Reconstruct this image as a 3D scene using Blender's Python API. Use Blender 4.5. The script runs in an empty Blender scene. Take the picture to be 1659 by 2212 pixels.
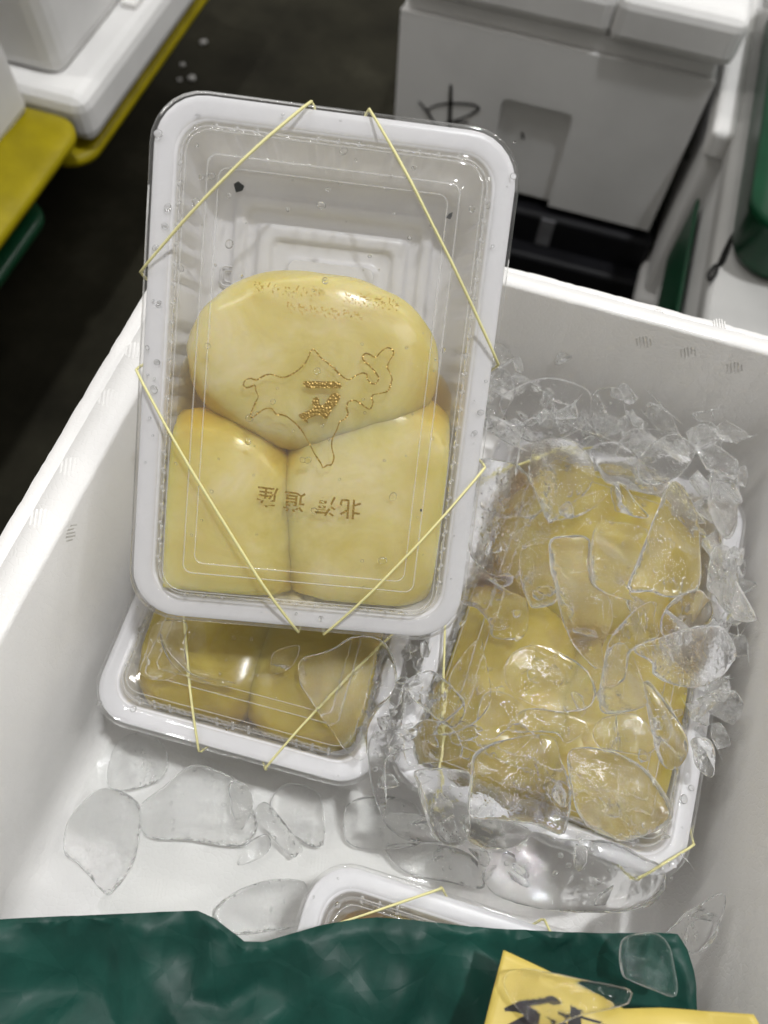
import bpy, bmesh, math, random
from mathutils import Vector, Matrix, noise
random.seed(7)
S = bpy.context.scene
COL = S.collection
R = math.radians

# ------------------------------------------------------------------ camera, world, lamps, exposure
Mcam = Matrix.Rotation(R(13), 3, 'Z') @ Matrix.Rotation(R(26), 3, 'X') @ Matrix.Rotation(R(5), 3, 'Z')
cam = bpy.data.objects.new('camera', bpy.data.cameras.new('camera'))
COL.objects.link(cam)
cam.matrix_world = Mcam.to_4x4()
cd = cam.data
cd.sensor_fit = 'VERTICAL'; cd.sensor_height = 36; cd.sensor_width = 27
cd.lens = 27.03
cd.clip_start = 0.01; cd.clip_end = 50
cd.dof.use_dof = True; cd.dof.focus_distance = 0.315; cd.dof.aperture_fstop = 8.0
S.camera = cam

W = bpy.data.worlds.new('World'); S.world = W; W.use_nodes = True
W.node_tree.nodes['Background'].inputs[0].default_value = (1.0, .955, .885, 1)
W.node_tree.nodes['Background'].inputs[1].default_value = 0.27

def lamp(name, loc, target, size, power, col=(.98, .99, 1)):
    l = bpy.data.lights.new(name, 'AREA'); l.shape = 'DISK'; l.size = size; l.energy = power; l.color = col
    o = bpy.data.objects.new(name, l); COL.objects.link(o)
    o.location = loc
    o.rotation_euler = (Vector(target) - Vector(loc)).to_track_quat('-Z', 'Y').to_euler()
    return o
lamp('market_lamp', (.56, .38, 2.60), (0, .1, -.35), .13, 47)
def added_tube(name, loc, rz, power):
    l = bpy.data.lights.new(name, 'AREA'); l.shape = 'RECTANGLE'; l.size = 1.2; l.size_y = .07; l.energy = power; l.color = (1, .98, .95)
    o = bpy.data.objects.new(name, l); COL.objects.link(o); o.location = loc; o.rotation_euler = (0, 0, R(rz)); return o
for k, (x, y, pw) in enumerate([(-1.7, .2, 17), (-1.3, 2.3, 20), (1.5, 2.6, 24), (1.9, .4, 15), (.2, 4.4, 22)]):  # unseen tubes, added for soft ambient light and contrast in the ice
    added_tube('added_tube_light' + ('' if k == 0 else '.%03d' % k), (x, y, 2.3), 12 + 7 * k, pw)

for k, (x, y, z) in enumerate([(-.9, 1.3, 2.2), (1.3, 1.5, 2.3), (.2, 2.2, 2.1), (-1.6, .9, 2.4), (2.0, .9, 2.2)]):  # more unseen lamps, added to put glints on the ice
    lamp('added_glint_light' + ('' if k == 0 else '.%03d' % k), (x, y, z), (0, .1, -.35), .09, 3.0)

S.view_settings.view_transform = 'Standard'
S.view_settings.look = 'None'
S.view_settings.exposure = 0.0
S.view_settings.gamma = 1.0
S.view_settings.use_curve_mapping = False
S.render.engine = 'CYCLES'
cy = S.cycles
cy.max_bounces = 18; cy.transmission_bounces = 16; cy.transparent_max_bounces = 28
cy.glossy_bounces = 6; cy.diffuse_bounces = 4
cy.caustics_refractive = True; cy.caustics_reflective = True
cy.blur_glossy = 10.0
cy.sample_clamp_indirect = 40.0
cy.use_denoising = True
cy.use_adaptive_sampling = True; cy.adaptive_threshold = .035

# ------------------------------------------------------------------ picture -> place helpers (calibrated pinhole, photo frame 1659 x 2212)
F, CX, CY = 1661.0, 829.5, 1106.0
def ray(x, y): return Mcam @ Vector((x - CX, -(y - CY), -F))
def P(x, y, z):
    r = ray(x, y); return r * (z / r.z)
def PP(x, y, p, n):
    r = ray(x, y); return r * (Vector(p).dot(n) / r.dot(n))
def c2(p): return (509.8 + .22395 * p[0], 734.5 + .22395 * p[1])
def c5(p): return (950.5 + .4271 * p[0], 734.5 + .4271 * p[1])
def c6(p): return (129.6 + .4687 * p[0], 1296 + .4687 * p[1])
def c7(p): return (734.5 + .5573 * p[0], 1382.5 + .5573 * p[1])
def c8(p): return (1019.5 + .3854 * p[0], 2039 + .3854 * p[1])

# ------------------------------------------------------------------ materials
MAT = {}
def mat(name):
    m = bpy.data.materials.new(name); m.use_nodes = True
    MAT[name] = m
    nt = m.node_tree
    return m, nt, nt.nodes, nt.links, nt.nodes['Principled BSDF']
def add(nt, t, **kw):
    n = nt.nodes.new(t)
    for k, v in kw.items():
        if k in n.inputs: n.inputs[k].default_value = v
        else: setattr(n, k, v)
    return n
def coords(nt, kind='Object'):
    return nt.nodes.new('ShaderNodeTexCoord').outputs[kind]
def ramp(nt, fac, stops):
    r = nt.nodes.new('ShaderNodeValToRGB')
    e = r.color_ramp.elements
    while len(e) < len(stops): e.new(.5)
    for el, (p, c) in zip(e, stops):
        el.position = p; el.color = (*c, 1) if len(c) == 3 else c
    nt.links.new(fac, r.inputs[0]); return r.outputs[0]

def foam_mat(name, base, dirt=.12, bead=260, bump=.35, rough=.62, wet=0):
    m, nt, N, L, b = mat(name)
    co = coords(nt)
    v = add(nt, 'ShaderNodeTexVoronoi', Scale=bead, feature='DISTANCE_TO_EDGE'); L.new(co, v.inputs['Vector'])
    n = add(nt, 'ShaderNodeTexNoise', Scale=9.0, Detail=5.0); L.new(co, n.inputs['Vector'])
    d = tuple(c * (1 - dirt) for c in base)
    c = ramp(nt, n.outputs[0], [(.3, d), (.62, base)])
    L.new(c, b.inputs['Base Color'])
    mr = add(nt, 'ShaderNodeMapRange'); mr.inputs['From Max'].default_value = .12; L.new(v.outputs['Distance'], mr.inputs[0])
    n2 = add(nt, 'ShaderNodeTexNoise', Scale=60.0, Detail=3.0); L.new(co, n2.inputs['Vector'])
    ad = add(nt, 'ShaderNodeMath', operation='ADD'); L.new(mr.outputs[0], ad.inputs[0]); L.new(n2.outputs[0], ad.inputs[1])
    bp = add(nt, 'ShaderNodeBump', Strength=bump, Distance=.0004); L.new(ad.outputs[0], bp.inputs['Height'])
    L.new(bp.outputs[0], b.inputs['Normal'])
    b.inputs['Roughness'].default_value = rough
    b.inputs['Specular IOR Level'].default_value = .35
    if wet:   # melt water drying on the moulded skin in patches
        nw = add(nt, 'ShaderNodeTexNoise', Scale=16.0, Detail=5.0, Roughness=.6); L.new(co, nw.inputs['Vector'])
        L.new(ramp(nt, nw.outputs[0], [(.45, (0, 0, 0)), (.6, (wet, wet, wet))]), b.inputs['Coat Weight']); b.inputs['Coat Roughness'].default_value = .18
    return m
foam_mat('foam', (.83, .818, .80), .05, bead=330, bump=.16, rough=.55, wet=.5)
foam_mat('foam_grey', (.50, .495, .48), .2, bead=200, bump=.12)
foam_mat('foam_used', (.78, .775, .765), .16, bead=200, bump=.12)

def plain(name, col, rough=.5, spec=.5, noise_s=None, dirt=.3, bump=0, metal=0):
    m, nt, N, L, b = mat(name)
    b.inputs['Base Color'].default_value = (*col, 1)
    b.inputs['Roughness'].default_value = rough
    b.inputs['Specular IOR Level'].default_value = spec
    b.inputs['Metallic'].default_value = metal
    if noise_s:
        co = coords(nt)
        n = add(nt, 'ShaderNodeTexNoise', Scale=noise_s, Detail=6.0, Roughness=.65); L.new(co, n.inputs['Vector'])
        L.new(ramp(nt, n.outputs[0], [(.32, tuple(c * (1 - dirt) for c in col)), (.62, col)]), b.inputs['Base Color'])
        if bump:
            bp = add(nt, 'ShaderNodeBump', Strength=bump, Distance=.001); L.new(n.outputs[0], bp.inputs['Height']); L.new(bp.outputs[0], b.inputs['Normal'])
    return m
plain('yellow_plastic', (.36, .29, .003), .42, .22, 14, .35, .1)
plain('green_plastic', (.003, .065, .026), .35, .5, 20, .35)
plain('black_plastic', (.006, .006, .008), .45, .3, 25, .4)
plain('grey_strip', (.16, .16, .17), .5, .4, 40, .4)
plain('marker_ink', (.012, .011, .010), .6, .3)
plain('brush_ink', (.010, .008, .008), .45, .4)
plain('speck', (.010, .011, .009), .4, .4)
plain('steel', (.6, .6, .58), .25, .5, 30, .2, 0, 1)
plain('rubber', (.78, .73, .36), .45, .35, 300, .08)
plain('paper_yellow', (.62, .48, .10), .42, .45, 30, .12, .12)

m, nt, N, L, b = mat('concrete')
co = coords(nt)
n = add(nt, 'ShaderNodeTexNoise', Scale=4.5, Detail=8.0, Roughness=.68); L.new(co, n.inputs['Vector'])
L.new(ramp(nt, n.outputs[0], [(.3, (.014, .013, .009)), (.55, (.030, .028, .019)), (.75, (.058, .054, .038))]), b.inputs['Base Color'])
n2 = add(nt, 'ShaderNodeTexNoise', Scale=3.0, Detail=4.0); L.new(co, n2.inputs['Vector'])
mr = add(nt, 'ShaderNodeMapRange'); mr.inputs['To Min'].default_value = .5; mr.inputs['To Max'].default_value = .9; L.new(n2.outputs[0], mr.inputs[0]); L.new(mr.outputs[0], b.inputs['Roughness'])
n3 = add(nt, 'ShaderNodeTexNoise', Scale=90.0, Detail=5.0); L.new(co, n3.inputs['Vector'])
b.inputs['Specular IOR Level'].default_value = .08
bp = add(nt, 'ShaderNodeBump', Strength=.4, Distance=.002); L.new(n3.outputs[0], bp.inputs['Height']); L.new(bp.outputs[0], b.inputs['Normal'])

# white tray plastic: slightly translucent
m, nt, N, L, b = mat('tray_plastic')
b.inputs['Base Color'].default_value = (.86, .855, .88, 1); b.inputs['Roughness'].default_value = .3
tr = add(nt, 'ShaderNodeBsdfTranslucent'); tr.inputs[0].default_value = (.80, .78, .76, 1)
mx = add(nt, 'ShaderNodeMixShader'); mx.inputs[0].default_value = .22
L.new(b.outputs[0], mx.inputs[1]); L.new(tr.outputs[0], mx.inputs[2]); L.new(mx.outputs[0], N['Material Output'].inputs[0])

def schlick(nt, L, normal, f0, f90, power=5.0):
    lw = add(nt, 'ShaderNodeLayerWeight', Blend=.5)
    if normal is not None: L.new(normal, lw.inputs['Normal'])
    p = add(nt, 'ShaderNodeMath', operation='POWER'); p.inputs[1].default_value = power; L.new(lw.outputs['Facing'], p.inputs[0])
    q = add(nt, 'ShaderNodeMath', operation='MULTIPLY_ADD'); q.inputs[1].default_value = f90 - f0; q.inputs[2].default_value = f0; q.use_clamp = True
    L.new(p.outputs[0], q.inputs[0]); return q.outputs[0]
# clear lid: thin sheet
m, nt, N, L, b = mat('clear_plastic')
tp = add(nt, 'ShaderNodeBsdfTransparent'); tp.inputs[0].default_value = (.965, .965, .965, 1)
gl = add(nt, 'ShaderNodeBsdfGlossy', Roughness=.05); gl.inputs[0].default_value = (1, 1, 1, 1)
co = coords(nt)
n = add(nt, 'ShaderNodeTexNoise', Scale=70.0, Detail=2.0); L.new(co, n.inputs['Vector'])
bp = add(nt, 'ShaderNodeBump', Strength=.10, Distance=.0008); L.new(n.outputs[0], bp.inputs['Height'])
L.new(bp.outputs[0], gl.inputs['Normal'])
mx = add(nt, 'ShaderNodeMixShader'); L.new(schlick(nt, L, bp.outputs[0], .06, 1.0, 3.2), mx.inputs[0]); L.new(tp.outputs[0], mx.inputs[1]); L.new(gl.outputs[0], mx.inputs[2])
hz = add(nt, 'ShaderNodeBsdfTranslucent'); hz.inputs[0].default_value = (.9, .9, .9, 1)
hd = add(nt, 'ShaderNodeBsdfDiffuse'); hd.inputs[0].default_value = (.9, .9, .9, 1)
hm = add(nt, 'ShaderNodeMixShader'); hm.inputs[0].default_value = .5; L.new(hz.outputs[0], hm.inputs[1]); L.new(hd.outputs[0], hm.inputs[2])
nf = add(nt, 'ShaderNodeTexNoise', Scale=38.0, Detail=6.0, Roughness=.7); L.new(co, nf.inputs['Vector'])
hf = ramp(nt, nf.outputs[0], [(.30, (.04, .04, .04)), (.72, (.15, .15, .15))])
mh = add(nt, 'ShaderNodeMixShader'); L.new(hf, mh.inputs[0]); L.new(mx.outputs[0], mh.inputs[1]); L.new(hm.outputs[0], mh.inputs[2])
L.new(mh.outputs[0], N['Material Output'].inputs[0])

m, nt, N, L, b = mat('ridge_plastic')
tp = add(nt, 'ShaderNodeBsdfTransparent'); tp.inputs[0].default_value = (.96, .96, .96, 1)
b.inputs['Base Color'].default_value = (.9, .9, .9, 1); b.inputs['Roughness'].default_value = .12
mx = add(nt, 'ShaderNodeMixShader'); mx.inputs[0].default_value = .22; L.new(tp.outputs[0], mx.inputs[1]); L.new(b.outputs[0], mx.inputs[2]); L.new(mx.outputs[0], N['Material Output'].inputs[0])

# ice and water
def ice_mat(name, frost, clear, rough=.0, bump=.5, fine=.0, haze=.45, f0=.54):
    m, nt, N, L, b = mat(name)
    co = coords(nt)
    n = add(nt, 'ShaderNodeTexNoise', Scale=230.0, Detail=3.0, Roughness=.6); L.new(co, n.inputs['Vector'])
    n2 = add(nt, 'ShaderNodeTexNoise', Scale=75.0, Detail=4.0, Roughness=.6); L.new(co, n2.inputs['Vector'])
    ad = add(nt, 'ShaderNodeMath', operation='MULTIPLY_ADD'); ad.inputs[1].default_value = 2.4; L.new(n2.outputs[0], ad.inputs[0])
    if fine:
        mu = add(nt, 'ShaderNodeMath', operation='MULTIPLY'); mu.inputs[1].default_value = fine; L.new(n.outputs[0], mu.inputs[0]); L.new(mu.outputs[0], ad.inputs[2])
    bp = add(nt, 'ShaderNodeBump', Strength=bump, Distance=.0010); L.new(ad.outputs[0], bp.inputs['Height'])
    g = add(nt, 'ShaderNodeBsdfGlass', Roughness=rough, IOR=1.31); g.inputs[0].default_value = (1, 1, 1, 1); L.new(bp.outputs[0], g.inputs['Normal'])
    t = add(nt, 'ShaderNodeBsdfTransparent'); t.inputs[0].default_value = (.985, .99, .985, 1)
    mx = add(nt, 'ShaderNodeMixShader'); mx.inputs[0].default_value = clear
    L.new(g.outputs[0], mx.inputs[1]); L.new(t.outputs[0], mx.inputs[2])
    out = mx.outputs[0]
    if frost:
        d = add(nt, 'ShaderNodeBsdfTranslucent'); d.inputs[0].default_value = (.95, .95, .94, 1)
        d2 = add(nt, 'ShaderNodeBsdfDiffuse'); d2.inputs[0].default_value = (.92, .92, .91, 1)
        md = add(nt, 'ShaderNodeMixShader'); md.inputs[0].default_value = .5; L.new(d.outputs[0], md.inputs[1]); L.new(d2.outputs[0], md.inputs[2])
        n3 = add(nt, 'ShaderNodeTexNoise', Scale=90.0, Detail=10.0, Roughness=.82); L.new(co, n3.inputs['Vector'])
        fr = ramp(nt, n3.outputs[0], [(f0, (0, 0, 0)), (f0 + .14, (frost, frost, frost))])
        fa = schlick(nt, L, None, 0.0, haze, 2.2)
        mxx = add(nt, 'ShaderNodeMath', operation='MAXIMUM'); L.new(fr, mxx.inputs[0]); L.new(fa, mxx.inputs[1])
        m2 = add(nt, 'ShaderNodeMixShader'); L.new(mxx.outputs[0], m2.inputs[0]); L.new(mx.outputs[0], m2.inputs[1]); L.new(md.outputs[0], m2.inputs[2])
        out = m2.outputs[0]
    L.new(out, N['Material Output'].inputs[0])
ice_mat('ice_clear', .06, .12, .006, .42, 1.0, .5)
ice_mat('ice_frosty', .16, .12, .006, .75, 2.0, .55, .54)
ice_mat('slush', .08, .12, .006, .3, .9, .55)
ice_mat('ice_white', .36, .12, .006, .5, 1.4, .8, .47)
ice_mat('water', 0, .15, .03, 0)
m, nt, N, L, b = mat('water_film')
co = coords(nt)
n = add(nt, 'ShaderNodeTexNoise', Scale=120.0, Detail=4.0); L.new(co, n.inputs['Vector'])
bp = add(nt, 'ShaderNodeBump', Strength=.35, Distance=.0012); L.new(n.outputs[0], bp.inputs['Height'])
tp = add(nt, 'ShaderNodeBsdfTransparent'); tp.inputs[0].default_value = (.97, .975, .97, 1)
gl = add(nt, 'ShaderNodeBsdfGlossy', Roughness=.07); gl.inputs[0].default_value = (1, 1, 1, 1); L.new(bp.outputs[0], gl.inputs['Normal'])
mx = add(nt, 'ShaderNodeMixShader'); L.new(schlick(nt, L, bp.outputs[0], .05, .9), mx.inputs[0]); L.new(tp.outputs[0], mx.inputs[1]); L.new(gl.outputs[0], mx.inputs[2])
L.new(mx.outputs[0], N['Material Output'].inputs[0])
# amber brine: clear surface, light soaked up with depth
m, nt, N, L, b = mat('brine')
tp = add(nt, 'ShaderNodeBsdfTransparent'); tp.inputs[0].default_value = (1, 1, 1, 1)
gl = add(nt, 'ShaderNodeBsdfGlossy', Roughness=.05); gl.inputs[0].default_value = (1, 1, 1, 1)
mx = add(nt, 'ShaderNodeMixShader'); L.new(schlick(nt, L, None, .02, .6), mx.inputs[0]); L.new(tp.outputs[0], mx.inputs[1]); L.new(gl.outputs[0], mx.inputs[2])
L.new(mx.outputs[0], N['Material Output'].inputs[0])
va = add(nt, 'ShaderNodeVolumeAbsorption', Density=100.0); va.inputs[0].default_value = (.95, .82, .22, 1); L.new(va.outputs[0], N['Material Output'].inputs['Volume'])

# seafood
def food_mat(name, pale, mid, deep):
    m, nt, N, L, b = mat(name)
    co = coords(nt)
    n = add(nt, 'ShaderNodeTexNoise', Scale=24.0, Detail=5.0, Roughness=.6, Distortion=.8); L.new(co, n.inputs['Vector'])
    base = ramp(nt, n.outputs[0], [(.30, deep), (.48, mid), (.68, pale)])
    v = add(nt, 'ShaderNodeTexNoise', Scale=34.0, Detail=3.0, Distortion=1.5); L.new(co, v.inputs['Vector'])
    ln = ramp(nt, v.outputs[0], [(.485, (1, 1, 1)), (.5, (.78, .66, .5)), (.515, (1, 1, 1))])
    mm = add(nt, 'ShaderNodeMix', data_type='RGBA', blend_type='MULTIPLY'); mm.inputs[0].default_value = .14
    L.new(base, mm.inputs[6]); L.new(ln, mm.inputs[7]); L.new(mm.outputs[2], b.inputs['Base Color'])
    b.inputs['Roughness'].default_value = .22; b.inputs['Specular IOR Level'].default_value = .4
    b.inputs['Subsurface Weight'].default_value = .85
    b.inputs['Subsurface Radius'].default_value = (1, .78, .26)
    b.inputs['Subsurface Scale'].default_value = .02
    n2 = add(nt, 'ShaderNodeTexNoise', Scale=70.0, Detail=5.0); L.new(co, n2.inputs['Vector'])
    bp = add(nt, 'ShaderNodeBump', Strength=.14, Distance=.0015); L.new(n2.outputs[0], bp.inputs['Height']); L.new(bp.outputs[0], b.inputs['Normal'])
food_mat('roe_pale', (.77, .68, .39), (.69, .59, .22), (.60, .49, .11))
food_mat('roe_deep', (.53, .43, .105), (.435, .335, .034), (.33, .24, .010))  # deeper ochre; shade over the lower trays is put into this colour too

# gold foil with bubbles
m, nt, N, L, b = mat('gold_foil')
co = coords(nt)
v = add(nt, 'ShaderNodeTexVoronoi', Scale=1100.0); L.new(co, v.inputs['Vector'])
bp = add(nt, 'ShaderNodeBump', Strength=.6, Distance=.0005); bp.invert = True; L.new(v.outputs['Distance'], bp.inputs['Height']); L.new(bp.outputs[0], b.inputs['Normal'])
b.inputs['Base Color'].default_value = (.40, .27, .08, 1); b.inputs['Metallic'].default_value = .55; b.inputs['Roughness'].default_value = .34
m, nt, N, L, b = mat('gold_flake')
b.inputs['Base Color'].default_value = (.58, .40, .12, 1); b.inputs['Metallic'].default_value = .4; b.inputs['Roughness'].default_value = .4
co = coords(nt); n = add(nt, 'ShaderNodeTexNoise', Scale=900.0, Detail=2.0); L.new(co, n.inputs['Vector'])
th = add(nt, 'ShaderNodeMath', operation='GREATER_THAN'); th.inputs[1].default_value = .53; L.new(n.outputs[0], th.inputs[0]); L.new(th.outputs[0], b.inputs['Alpha'])

# green waxed paper
m, nt, N, L, b = mat('green_paper')
co = coords(nt)
n = add(nt, 'ShaderNodeTexNoise', Scale=28.0, Detail=6.0, Roughness=.65); L.new(co, n.inputs['Vector'])
L.new(ramp(nt, n.outputs[0], [(.3, (.0028, .029, .022)), (.7, (.007, .060, .045))]), b.inputs['Base Color'])
b.inputs['Roughness'].default_value = .46; b.inputs['Specular IOR Level'].default_value = .3
vc = add(nt, 'ShaderNodeTexVoronoi', Scale=36.0, feature='DISTANCE_TO_EDGE'); L.new(co, vc.inputs['Vector'])
vd = add(nt, 'ShaderNodeTexVoronoi', Scale=85.0); L.new(co, vd.inputs['Vector'])
vm = add(nt, 'ShaderNodeMath', operation='MULTIPLY_ADD'); vm.inputs[1].default_value = .35; L.new(vd.outputs['Distance'], vm.inputs[0]); L.new(vc.outputs['Distance'], vm.inputs[2])
bc = add(nt, 'ShaderNodeBump', Strength=.38, Distance=.006); L.new(vm.outputs[0], bc.inputs['Height'])
n2 = add(nt, 'ShaderNodeTexNoise', Scale=160.0, Detail=5.0); L.new(co, n2.inputs['Vector'])
bp = add(nt, 'ShaderNodeBump', Strength=.18, Distance=.0004); L.new(n2.outputs[0], bp.inputs['Height']); L.new(bc.outputs[0], bp.inputs['Normal']); L.new(bp.outputs[0], b.inputs['Normal'])

# ------------------------------------------------------------------ object helpers
def obj(name, me, m=None, parent=None, smooth=False, **props):
    if isinstance(me, bmesh.types.BMesh):
        bm = me; me = bpy.data.meshes.new(name); bm.to_mesh(me); bm.free()
    o = bpy.data.objects.new(name, me); COL.objects.link(o)
    if m and not me.materials: me.materials.append(MAT[m])
    if smooth:
        for p in me.polygons: p.use_smooth = True
    if parent: o.parent = parent
    for k, v in props.items(): o[k] = v
    return o
def empty(name, label, cat, mw=None, group=None):
    o = bpy.data.objects.new(name, None); COL.objects.link(o); o.empty_display_size = .01
    o['label'] = label; o['category'] = cat
    if group: o['group'] = group
    if mw is not None: o.matrix_world = mw
    return o
def box(bm, lo, hi, bev=0, seg=2):
    vs = [bm.verts.new((x, y, z)) for x in (lo[0], hi[0]) for y in (lo[1], hi[1]) for z in (lo[2], hi[2])]
    fs = [(0, 1, 3, 2), (4, 6, 7, 5), (0, 4, 5, 1), (2, 3, 7, 6), (0, 2, 6, 4), (1, 5, 7, 3)]
    faces = [bm.faces.new([vs[i] for i in f]) for f in fs]
    if bev:
        es = list({e for f in faces for e in f.edges})
        bmesh.ops.bevel(bm, geom=es, offset=bev, segments=seg, affect='EDGES', profile=.5)
    return bm
def rring(w, l, r, nx=1, ny=1, k=6):
    """rounded rectangle, counter-clockwise; returns (point, outward normal, side id, t)"""
    out = []
    hw, hl = w / 2, l / 2; r = max(min(r, hw - 1e-4, hl - 1e-4), 1e-4)
    cs = [((hw - r, -hl + r), -90), ((hw - r, hl - r), 0), ((-hw + r, hl - r), 90), ((-hw + r, -hl + r), 180)]
    for i, (c, a0) in enumerate(cs):
        for j in range(k + 1):
            a = R(a0 + 90 * j / k); n = Vector((math.cos(a), math.sin(a)))
            out.append((Vector(c) + n * r, n, -1, 0))
        n = Vector((math.cos(R(a0 + 90)), math.sin(R(a0 + 90))))
        a = out[-1][0]; c2_ = cs[(i + 1) % 4]; b_ = Vector(c2_[0]) + n * r
        m_ = ny if i in (0, 2) and False else (nx if i in (1, 3) else ny)
        m_ = {0: ny, 1: nx, 2: ny, 3: nx}[i]
        for j in range(1, m_):
            out.append((a.lerp(b_, j / m_), n, i, j / m_))
    return out
def loft(bm, rings, close_last=True, close_first=False):
    vr = [[bm.verts.new(p) for p in r] for r in rings]
    n = len(vr[0])
    for a, b_ in zip(vr, vr[1:]):
        for i in range(n):
            bm.faces.new((a[i], a[(i + 1) % n], b_[(i + 1) % n], b_[i]))
    if close_last: bm.faces.new(vr[-1])
    if close_first: bm.faces.new(list(reversed(vr[0])))
    return vr
def tube(bm, pts, rad, n=8, closed=False, flat=1.0):
    pts = [Vector(p) for p in pts]; N_ = len(pts); rings = []
    up = Vector((0, 0, 1))
    for i, p in enumerate(pts):
        a = pts[(i - 1) % N_] if closed or i > 0 else p
        c = pts[(i + 1) % N_] if closed or i < N_ - 1 else p
        t = (c - a).normalized()
        s = t.cross(up)
        if s.length < 1e-3: s = t.cross(Vector((1, 0, 0)))
        s.normalize(); q = s.cross(t)
        rr = rad[i] if isinstance(rad, (list, tuple)) else rad
        rings.append([bm.verts.new(p + (s * math.cos(2 * math.pi * j / n) + q * math.sin(2 * math.pi * j / n) * flat) * rr) for j in range(n)])
    for i in range(N_ if closed else N_ - 1):
        a, b_ = rings[i], rings[(i + 1) % N_]
        for j in range(n): bm.faces.new((a[j], a[(j + 1) % n], b_[(j + 1) % n], b_[j]))
    if not closed:
        bm.faces.new(rings[0]); bm.faces.new(list(reversed(rings[-1])))
def spline(pts, n, closed=True):
    out = []; N_ = len(pts); pts = [Vector(p) for p in pts]
    segs = N_ if closed else N_ - 1
    for i in range(segs):
        g = lambda k: pts[k % N_] if closed else pts[max(0, min(N_ - 1, k))]
        p0, p1, p2, p3 = g(i - 1), g(i), g(i + 1), g(i + 2)
        for j in range(n):
            t = j / n
            out.append(.5 * ((2 * p1) + (p2 - p0) * t + (2 * p0 - 5 * p1 + 4 * p2 - p3) * t * t + (-p0 + 3 * p1 - 3 * p2 + p3) * t ** 3))
    if not closed: out.append(pts[-1])
    return out
def resample(pts, n):
    L_ = [0]
    for a, b_ in zip(pts, pts[1:] + pts[:1]): L_.append(L_[-1] + (b_ - a).length)
    out = []; j = 0
    for i in range(n):
        s = L_[-1] * i / n
        while L_[j + 1] < s: j += 1
        t = (s - L_[j]) / max(L_[j + 1] - L_[j], 1e-9)
        out.append(pts[j].lerp(pts[(j + 1) % len(pts)], t))
    return out
def flat_poly(bm, pts, n, h):
    """thin prism from a planar outline, raised along n by h"""
    a = [bm.verts.new(p) for p in pts]; b_ = [bm.verts.new(Vector(p) + n * h) for p in pts]
    bm.faces.new(b_); k = len(a)
    for i in range(k): bm.faces.new((a[i], a[(i + 1) % k], b_[(i + 1) % k], b_[i]))
def ribbon(bm, pts, w, n, h, closed=False):
    k = len(pts); A = []; B = []
    for i, p in enumerate(pts):
        a = pts[(i - 1) % k] if closed or i > 0 else p
        c = pts[(i + 1) % k] if closed or i < k - 1 else p
        s = (c - a).cross(n).normalized(); ww = w[i] if isinstance(w, list) else w
        A.append(bm.verts.new(p + s * ww / 2 + n * h)); B.append(bm.verts.new(p - s * ww / 2 + n * h))
    for i in range(k if closed else k - 1):
        j = (i + 1) % k; bm.faces.new((A[i], A[j], B[j], B[i]))

# ------------------------------------------------------------------ setting
GZ = -.85
bm = bmesh.new(); bmesh.ops.create_grid(bm, x_segments=1, y_segments=1, size=12)
g = obj('ground', bm, 'concrete', None, kind='structure'); g.location = (0, 3, GZ)

# ------------------------------------------------------------------ main foam box
RZ, FZ = -.285, -.415
XI0, XI1, YI0, YI1 = -.1510, .150, -.27, .2713
XO0, XO1, YO0, YO1 = -.1749, .172, -.295, .2842
main = empty('foam_box', 'open white foam box full of ice and clear lidded trays', 'foam box', Matrix.Translation(((XI0 + XI1) / 2, (YI0 + YI1) / 2, FZ - .02)))
def mring(ins, z, r, jag=0):
    x0 = XO0 + (XI0 - XO0) * ins; x1 = XO1 + (XI1 - XO1) * ins; y0 = YO0 + (YI0 - YO0) * ins; y1 = YO1 + (YI1 - YO1) * ins
    c = Vector(((x0 + x1) / 2, (y0 + y1) / 2))
    out = []
    for p, n, s, t in rring(x1 - x0, y1 - y0, r, 110, 190, 6):
        q = p + c
        if jag:
            j = noise.noise(Vector((q.x * 330, q.y * 330, 1))) * jag * .8
            q = q - n * max(0, j)
        out.append((q.x - main.location.x, q.y - main.location.y, z - main.location.z + (noise.noise(Vector((q.x * 90, q.y * 90, 3))) * .0004 if jag else 0)))
    return out
bm = bmesh.new()
loft(bm, [mring(0, FZ - .02, .02), mring(0, RZ - .006, .02), mring(.02, RZ - .0022, .02, .0010), mring(.06, RZ - .0008, .02, .0010), mring(.33, RZ - .0006, .019),
          mring(.345, RZ - .0012, .019), mring(.36, RZ, .019), mring(.94, RZ, .017, .0004), mring(1.0, RZ - .0014, .016, .0006), mring(1.06, FZ + .02, .018), mring(1.16, FZ + .006, .02), mring(1.45, FZ, .02)], True, True)
obj('body', bm, 'foam', main, True)
# steam vents moulded into the foam
def vent_mesh(kind):
    bm = bmesh.new(); r = .0042
    if kind == 'bars':
        for i in range(-2, 3):
            x = i * .0016; h = math.sqrt(max(r * r - x * x, 1e-8))
            box(bm, (x - .00035, -h, -.0004), (x + .00035, h, .00005))
    else:
        for i in range(-2, 3):
            for j in range(-2, 3):
                if i * i + j * j > 5: continue
                c = Vector((i * .0014 + (j % 2) * .0007, j * .0013, -.0003))
                bmesh.ops.create_icosphere(bm, subdivisions=1, radius=.0006, matrix=Matrix.Translation(c))
    bmesh.ops.recalc_face_normals(bm, faces=bm.faces)
    me = bpy.data.meshes.new('vent_' + kind); bm.to_mesh(me); bm.free(); me.materials.append(MAT['foam']); return me
VM = {'bars': vent_mesh('bars'), 'dots': vent_mesh('dots')}
def vent(p, n, kind='bars', sc=1.0, roll=0):
    o = obj('vent', VM[kind], None, main)
    q = Vector(n).to_track_quat('Z', 'Y').to_matrix().to_4x4()
    o.matrix_parent_inverse = main.matrix_world.inverted()
    o.matrix_world = Matrix.Translation(p) @ q @ Matrix.Rotation(roll, 4, 'Z') @ Matrix.Scale(sc, 4)
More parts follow.
